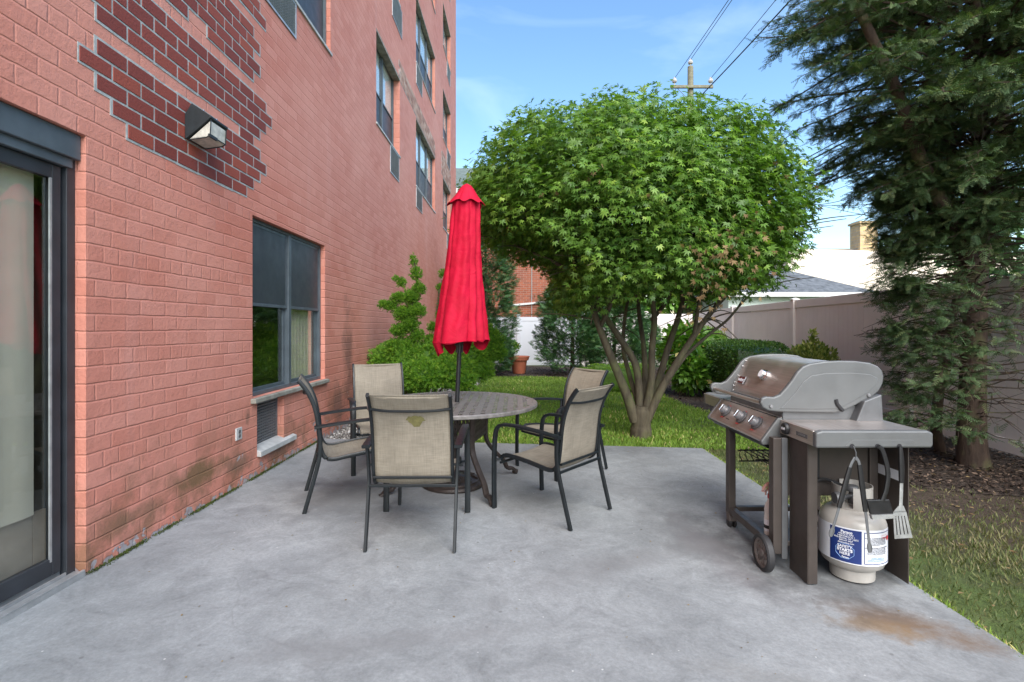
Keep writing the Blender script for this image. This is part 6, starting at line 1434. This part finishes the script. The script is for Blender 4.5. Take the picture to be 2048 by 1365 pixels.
def hedge(name, label, x0, x1, y0, y1, h, n, size, mat, tmpl=LEAF, round_=.12, sway=.03, rz=0.0, bright_top=False, cat='hedge'):
    cx_, cy_ = (x0+x1)/2, (y0+y1)/2; o = empty(name, (cx_, cy_, lz(cx_, cy_)), label, cat, rz=rz)
    hx, hy = (x1-x0)/2, (y1-y0)/2
    def surf(u):                                            # superellipsoid points keep the edges soft
        d = rsph(u); pp = 5.0; s_ = (np.sum(np.abs(d)**pp, 1))**(-1/pp); return d, d*s_[:, None]
    # bias the samples so that long sides get their share
    m_ = n*3; d = rng.uniform(-1, 1, (m_, 3)); ax = rng.choice(3, m_, p=np.array([hy*h, hx*h, 2.0*hx*hy])/(hy*h+hx*h+2.0*hx*hy)); sg = rng.choice([-1, 1], m_); d[np.arange(m_), ax] = sg
    pp = 6.0; s_ = (np.sum(np.abs(d)**pp, 1))**(-1/pp); P = d*s_[:, None]; O = norm(np.sign(d)*np.abs(d)**5)
    keep = ~((ax == 2) & (sg < 0)); P = P[keep][:n]; O = O[keep][:n]; k = len(P)
    P = P*(1-0.10*rng.random((k, 1))**2)*[hx, hy, h/2]+[0, 0, h/2]; P += sway*np.sin(P[:, [1, 2, 0]]*5.0)*[1, 1, .6]
    T = norm(O+rng.normal(0, .6, (k, 3))+[0, 0, .35]); Nn = norm(O+rng.normal(0, .5, (k, 3)))
    scatter('foliage', P, T, Nn, rng.uniform(.7, 1.3, k)*size, tmpl, mat, o, np.clip(rng.normal(.5, .24, k), 0, 1))
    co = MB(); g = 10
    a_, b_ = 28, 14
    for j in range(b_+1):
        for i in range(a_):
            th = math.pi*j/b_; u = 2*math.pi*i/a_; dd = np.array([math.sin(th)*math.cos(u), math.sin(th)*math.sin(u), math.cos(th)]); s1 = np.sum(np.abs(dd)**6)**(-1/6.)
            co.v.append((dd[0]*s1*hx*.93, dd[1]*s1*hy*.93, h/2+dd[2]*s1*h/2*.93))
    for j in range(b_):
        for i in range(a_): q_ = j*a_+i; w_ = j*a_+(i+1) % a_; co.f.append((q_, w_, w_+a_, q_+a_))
    co.t = [0.12]*len(co.v); co.build('dark_leaf_core', mat, o, smooth=True)  # dark tint on the core paints the shade deep inside the hedge
    return o
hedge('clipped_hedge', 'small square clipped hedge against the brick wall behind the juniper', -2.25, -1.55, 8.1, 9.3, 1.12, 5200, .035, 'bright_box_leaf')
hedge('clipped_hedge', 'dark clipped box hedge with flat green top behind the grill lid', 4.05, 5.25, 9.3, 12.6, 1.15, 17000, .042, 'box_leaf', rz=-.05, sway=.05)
hedge('low_hedge', 'low bright green box edging behind the angled chair and maple trunk', 1.35, 3.0, 11.3, 11.75, .55, 5200, .032, 'bright_box_leaf')
hedge('low_hedge', 'second low box edging strip, farther back toward the conifers', 1.9, 3.6, 13.2, 13.6, .50, 3200, .034, 'bright_box_leaf')
shrub('topiary_ball', 'pale green clipped ball rising behind the dark box hedge', 'shrub', (5.25, 13.9, .75), (.62, .62, .72), 7000, .038, LEAF, 'bright_box_leaf', core=.9, depth=.12, lump=.03)
shrub('variegated_shrub', 'yellow variegated shrub between the dark hedge and the tan fence', 'shrub', (4.95, 8.55, .62), (.42, .42, .50), 2600, .075, LEAF, 'variegated_leaf', core=.7, lump=.12, up=.8, stems=4,
      blobs=[((0, 0, .76), (.40, .38, .42), .93), ((-.12, 0, .95), (.20, .2, .22), .05), ((0.02, 0, 1.28), (.04, .04, .13), .02)])
shrub('hydrangea_shrub', 'leafy broad leaved green shrub between maple and dark hedge', 'shrub', (3.55, 11.0, .8), None, 1900, .15, LEAF, 'broad_leaf', core=.0, depth=.6, lump=.15, up=-.05, stems=12, flat=.3,
      blobs=[((0, 0, .95), (.42, .42, .55), .4), ((.12, -.3, .55), (.40, .35, .40), .35), ((.25, .2, 1.2), (.40, .35, .35), .25)])
# dark evergreens at the back
def evergreen(name, label, x, y, h, r, n, mat='yew_leaf', z0=.1, group=None, size=.2, lump=.15, bare=0.0):
    base = Vector((x, y, lz(x, y))); o = empty(name, base, label, 'tree' if h > 2.9 else 'shrub', group=group); k = n
    zz = z0+(h-z0)*rng.random(k)**.9; prof = np.interp((zz-z0)/(h-z0), [0, .12, .5, .8, 1], [.6, .95, 1, .72, .12]); a = rng.uniform(0, 2*math.pi, k)
    rr = r*prof*(1-.38*rng.random(k)**1.4)*(1+lump*np.sin(a*3+zz*5)+lump*.7*np.sin(a*7-zz*9)); P = np.stack([rr*np.cos(a), rr*np.sin(a), zz], 1)
    if bare: P = P[~((P[:, 2] < bare) & (rng.random(k) < .6))]
    k = len(P); O = norm(P*[1, 1, 0]+[1e-4, 0, 0]); T = norm(O+rng.normal(0, .4, (k, 3))+[0, 0, .35])
    scatter('crown', P, T, norm(O*.6+rng.normal(0, .45, (k, 3))+[0, 0, .7]), rng.uniform(.7, 1.2, k)*size, FROND_W, mat, o, np.clip(rng.normal(.5, .25, k), 0, 1))
    t = MB(); r_ = random.Random(int(x*31)); t.tube([(0, 0, -.05), (0.02, 0, h*.5), (0, 0, h*.92)], [.07, .05, .015], 8)
    for q_ in range(26): zq = r_.uniform(.15, h*.85); aq = r_.uniform(0, 6.28); l_ = r*r_.uniform(.5, .9); t.tube([(0, 0, zq), (l_*.5*math.cos(aq), l_*.5*math.sin(aq), zq+.08), (l_*math.cos(aq), l_*math.sin(aq), zq+.22)], [.018, .012, .005], 5)
    t.build('trunk', 'conifer_bark', o, smooth=True); return o
evergreen('arborvitae', 'tall dark green arborvitae column right behind the red parasol', -0.85, 14.6, 4.6, .80, 8500, size=.17)
evergreen('arborvitae', 'arborvitae partly hidden by the juniper, close to the building corner', -1.45, 15.2, 3.4, .8, 5200, size=.17)
evergreen('yew_shrub', 'large shaggy evergreen shrub just right of the white gate fence', 1.72, 15.4, 3.1, .95, 9500, lump=.2, bare=.45, size=.17)
evergreen('yew_shrub', 'shaggy evergreen shrub directly behind the left maple limbs', 3.05, 15.8, 2.7, 1.0, 8500, lump=.2, bare=.45, size=.17)
evergreen('yew_shrub', 'smaller dark evergreen seen between the maple limbs', 4.35, 17.0, 1.7, .5, 2200, lump=.2, bare=.3, size=.17)
shrub('vine_shrub', 'thin climbing shrub with bright leaves beside the terracotta pot', 'shrub', (at(1020, 700, 16.2).x, 16.2, .7), None, 1300, .07, LEAF, 'broad_leaf', depth=.7, stems=7, lump=.15,
      blobs=[((0, 0, .78), (.30, .22, .22), .7), ((-.1, 0, .4), (.16, .14, .35), .3)])
# trees beyond the fence
def far_tree(label, x, y, zc, rx, rz_, n, mat, size=.22):
    o = empty('garden_tree', (x, y, -.15), label, 'tree', group='trees beyond the fence')
    d = rsph(n); P = np.array([0, 0, zc])+d*np.array([rx, rx, rz_])*((1-.5*rng.random(n)**1.4)*(1+.14*np.sin(d[:, 0]*7)*np.sin(d[:, 2]*8+1)+.08*np.sin(d[:, 1]*15)))[:, None]
    scatter('crown', P, norm(d+rng.normal(0, .6, (n, 3))), norm(d+rng.normal(0, .6, (n, 3))+[0, 0, .5]), rng.uniform(.7, 1.3, n)*size, t_leaf(.3), mat, o, np.clip(rng.normal(.55, .25, n), 0, 1))
    t = MB(); t.tube([(0, 0, 0), (0.05, 0, zc*.6), (0, 0, zc)], [.14, .11, .05], 8)
    for k in range(7): a = k*.9; t.tube([(0, 0, zc*.55), (rx*.35*math.cos(a), rx*.35*math.sin(a), zc*.9), (rx*.7*math.cos(a), rx*.7*math.sin(a), zc*1.15)], [.06, .04, .012], 6)
    t.build('trunk', 'maple_bark', o, smooth=True)
far_tree('bright green tree beyond the back fence, glimpsed through the maple', 6.0, 23.0, 3.4, 2.1, 1.9, 5200, 'broad_leaf')
far_tree('bright leafy tree left of the mint house beyond the tan fence', 8.4, 21.0, 2.7, 1.2, 1.2, 2600, 'broad_leaf', .18)
far_tree('green tree beyond the fence hidden mostly by the maple crown', 3.6, 24.0, 3.0, 1.9, 2.0, 4200, 'box_leaf')
far_tree('tree beyond the tan fence seen through the big conifer', 11.5, 11.0, 3.2, 1.8, 1.7, 4000, 'yew_leaf', .2)
def pot():
    g = gp(1038, 747); o = empty('plant_pot', g, 'large empty terracotta plant pot at the far edge of the lawn', 'plant pot')
    o.scale = (1.12, 1.12, 1.12)
    b = MB(); b.lathe([(0.0, 0.0), (0.16, 0.0), (0.165, 0.01), (0.215, 0.33), (0.222, 0.345), (0.25, 0.35), (0.258, 0.365), (0.270, 0.425), (0.285, 0.435), (0.285, 0.455), (0.265, 0.46), (0.235, 0.44), (0.22, 0.35), (0.0, 0.33)], n=40); b.build('pot', 'terracotta', o, smooth=True)
    b = MB(); b.lathe([(0.0, 0.36), (0.222, 0.36)], n=30); b.build('soil', 'mulch', o)
pot()

# ---------------------------------------------------------------- grass, chips, pebbles, litter
beds = [BED_L, BED_F, BED_R]
def lawn_pts(n, x0, x1, y0, y1, pw):
    X = rng.uniform(x0, x1, n); Y = y0+(y1-y0)*rng.random(n)**pw
    ok = ~((X < XR+.0) & (Y < YF+.0))
    for b_ in beds: ok &= ~inpoly(X+rng.normal(0, .05, n), Y+rng.normal(0, .05, n), b_)
    ok &= X < FX0+FK*Y-.1
    X, Y = X[ok], Y[ok]; Z = -SL*(np.clip(X, -2.3, 2.3)+0.5)-0.035+.012*(np.sin(X*2.1+Y)*np.sin(Y*1.7)); return np.stack([X, Y, Z], 1)
def grass(P, h, mat, name, label, wmul=1.0, dry=0.0):
    n = len(P); pn = np.sin(P[:, 0]*1.9+np.sin(P[:, 1]*1.3)*2)*np.sin(P[:, 1]*2.3+P[:, 0])
    T = norm(rng.normal(0, .50, (n, 3))*[1, 1, .1]+[0, 0, 1]); sz = h*rng.uniform(.45, 1.2, n)*(1+.25*pn)
    tv, tf = t_leaf(.075*wmul, 0.0); tint = np.clip(rng.normal(.42+dry, .22, n)+.18*pn, 0, 1)
    tag(scatter(name, P, T, rsph(n), sz, (tv, tf), mat, None, tint), label, 'grass', kind='stuff')
grass(lawn_pts(150000, -1.3, 5.9, YF, 15.0, 1.35), .062, 'grass_blade', 'grass', 'short green mown grass of the lawn beyond the slab', 1.5)
dp = lawn_pts(75000, XR, 5.4, 1.2, 7.2, 1.0); bare = np.clip((dp[:, 1]-2.9)/1.4, 0, 1)*np.clip((dp[:, 0]-2.5)/.8, 0, 1)*.85; patch_ = np.clip(.5+.8*np.sin(dp[:, 0]*3.1+2*np.sin(dp[:, 1]*2.2))*np.sin(dp[:, 1]*3.7+dp[:, 0]), 0, 1)*.55
dp = dp[rng.random(len(dp)) > np.maximum(bare, patch_)]
grass(dp, .045, 'dry_grass_blade', 'grass', 'patchy browned grass strip along the right edge of the slab', 1.0, .16)
# tufts creeping over the edge of the slab
n = 5200; e = rng.random(n) < .45; X = np.where(e, rng.uniform(-1.1, XR, n), XR+np.abs(rng.normal(0, .02, n))-.004); Y = np.where(e, YF+np.abs(rng.normal(0, .02, n))-.004, rng.uniform(1.2, YF, n))
P = np.stack([X, Y, -SL*(np.clip(X, -2.3, 2.3)+.5)-.035], 1); T = norm(rng.normal(0, .5, (n, 3))*[1, 1, .2]+np.where(e[:, None], [0, -.35, .8], [-.35, 0, .8]))
tag(scatter('grass', P, T, rsph(n), rng.uniform(.03, .065, n), t_leaf(.07, 0), 'grass_blade'), 'longer grass fringe curling over the slab edge', 'grass', kind='stuff')
def bed_scatter(name, label, cat, poly, n, s0, s1, mat, tmpl, lim=None):
    xs = [p[0] for p in poly]; ys = [p[1] for p in poly]; X = rng.uniform(min(xs), max(xs), n); Y = min(ys)+(max(ys)-min(ys))*rng.random(n)**1.3
    ok = inpoly(X, Y, poly); X, Y = X[ok], Y[ok]; k = len(X); Z = -SL*(np.clip(X, -2.3, 2.3)+.5)-.035+.012*(np.sin(X*2.1+Y)*np.sin(Y*1.7))+.022
    P = np.stack([X, Y, Z+rng.uniform(0, .01, k)], 1); a = rng.uniform(0, 6.28, k)
    T = np.stack([np.cos(a), np.sin(a), rng.normal(0, .25, k)], 1); tag(scatter(name, P, T, rng.normal(0, .35, (k, 3))+[0, 0, 1], rng.uniform(s0, s1, k), tmpl, mat), label, cat, kind='stuff')
cube = (np.array([(-.4, -.5, -.3), (.4, -.5, -.3), (.5, .5, -.3), (-.5, .5, -.3), (-.3, -.35, .3), (.3, -.35, .3), (.35, .35, .3), (-.35, .35, .3)], float), np.array([(0, 3, 2, 1), (4, 5, 6, 7), (0, 1, 5, 4), (1, 2, 6, 5), (2, 3, 7, 6), (3, 0, 4, 7)]))
bed_scatter('pebbles', 'grey and white pebbles between the slab and the juniper', 'gravel', BED_L, 9000, .012, .034, 'pebble', cube)
bed_scatter('mulch_chips', 'brown wood chips round the hedges and far shrubs', 'mulch', BED_F, 16000, .03, .09, 'chip', t_leaf(.2, .05))
bed_scatter('mulch_chips', 'dark bark litter on the ground under the big conifer', 'mulch', BED_R, 16000, .015, .06, 'chip', t_leaf(.22, .08))
BED_S = [(2.75, 6.3), (2.6, 5.4), (2.9, 4.5), (3.6, 4.0), (4.6, 3.7), (6.4, 3.3), (6.4, 4.6), (3.6, 5.6)]
bed_scatter('bark_litter', 'sparse bark and dead leaves on bare soil in front of the conifer bed', 'leaf litter', BED_S, 5200, .012, .045, 'chip', t_leaf(.25, .08))
n = 1500; X = rng.uniform(-2.0, 5.3, n); Y = rng.uniform(1.3, 7.5, n); on = (X < XR) & (Y < YF); keep = ~on | (rng.random(n) < .28); X, Y, on = X[keep], Y[keep], on[keep]; n = len(X)
Z = -SL*(np.clip(X, -2.3, 2.3)+.5)+np.where(on, .003, .0); a = rng.uniform(0, 6.28, n)
tag(scatter('leaf_litter', np.stack([X, Y, Z], 1), np.stack([np.cos(a), np.sin(a), .05*np.ones(n)], 1), rng.normal(0, .2, (n, 3))+[0, 0, 1], np.where(on, rng.uniform(.006, .018, n), rng.uniform(.02, .05, n)), t_leaf(.28, .12), 'dead_leaf'), 'small dry leaves and crumbs scattered on slab and lawn', 'leaf litter', kind='stuff')
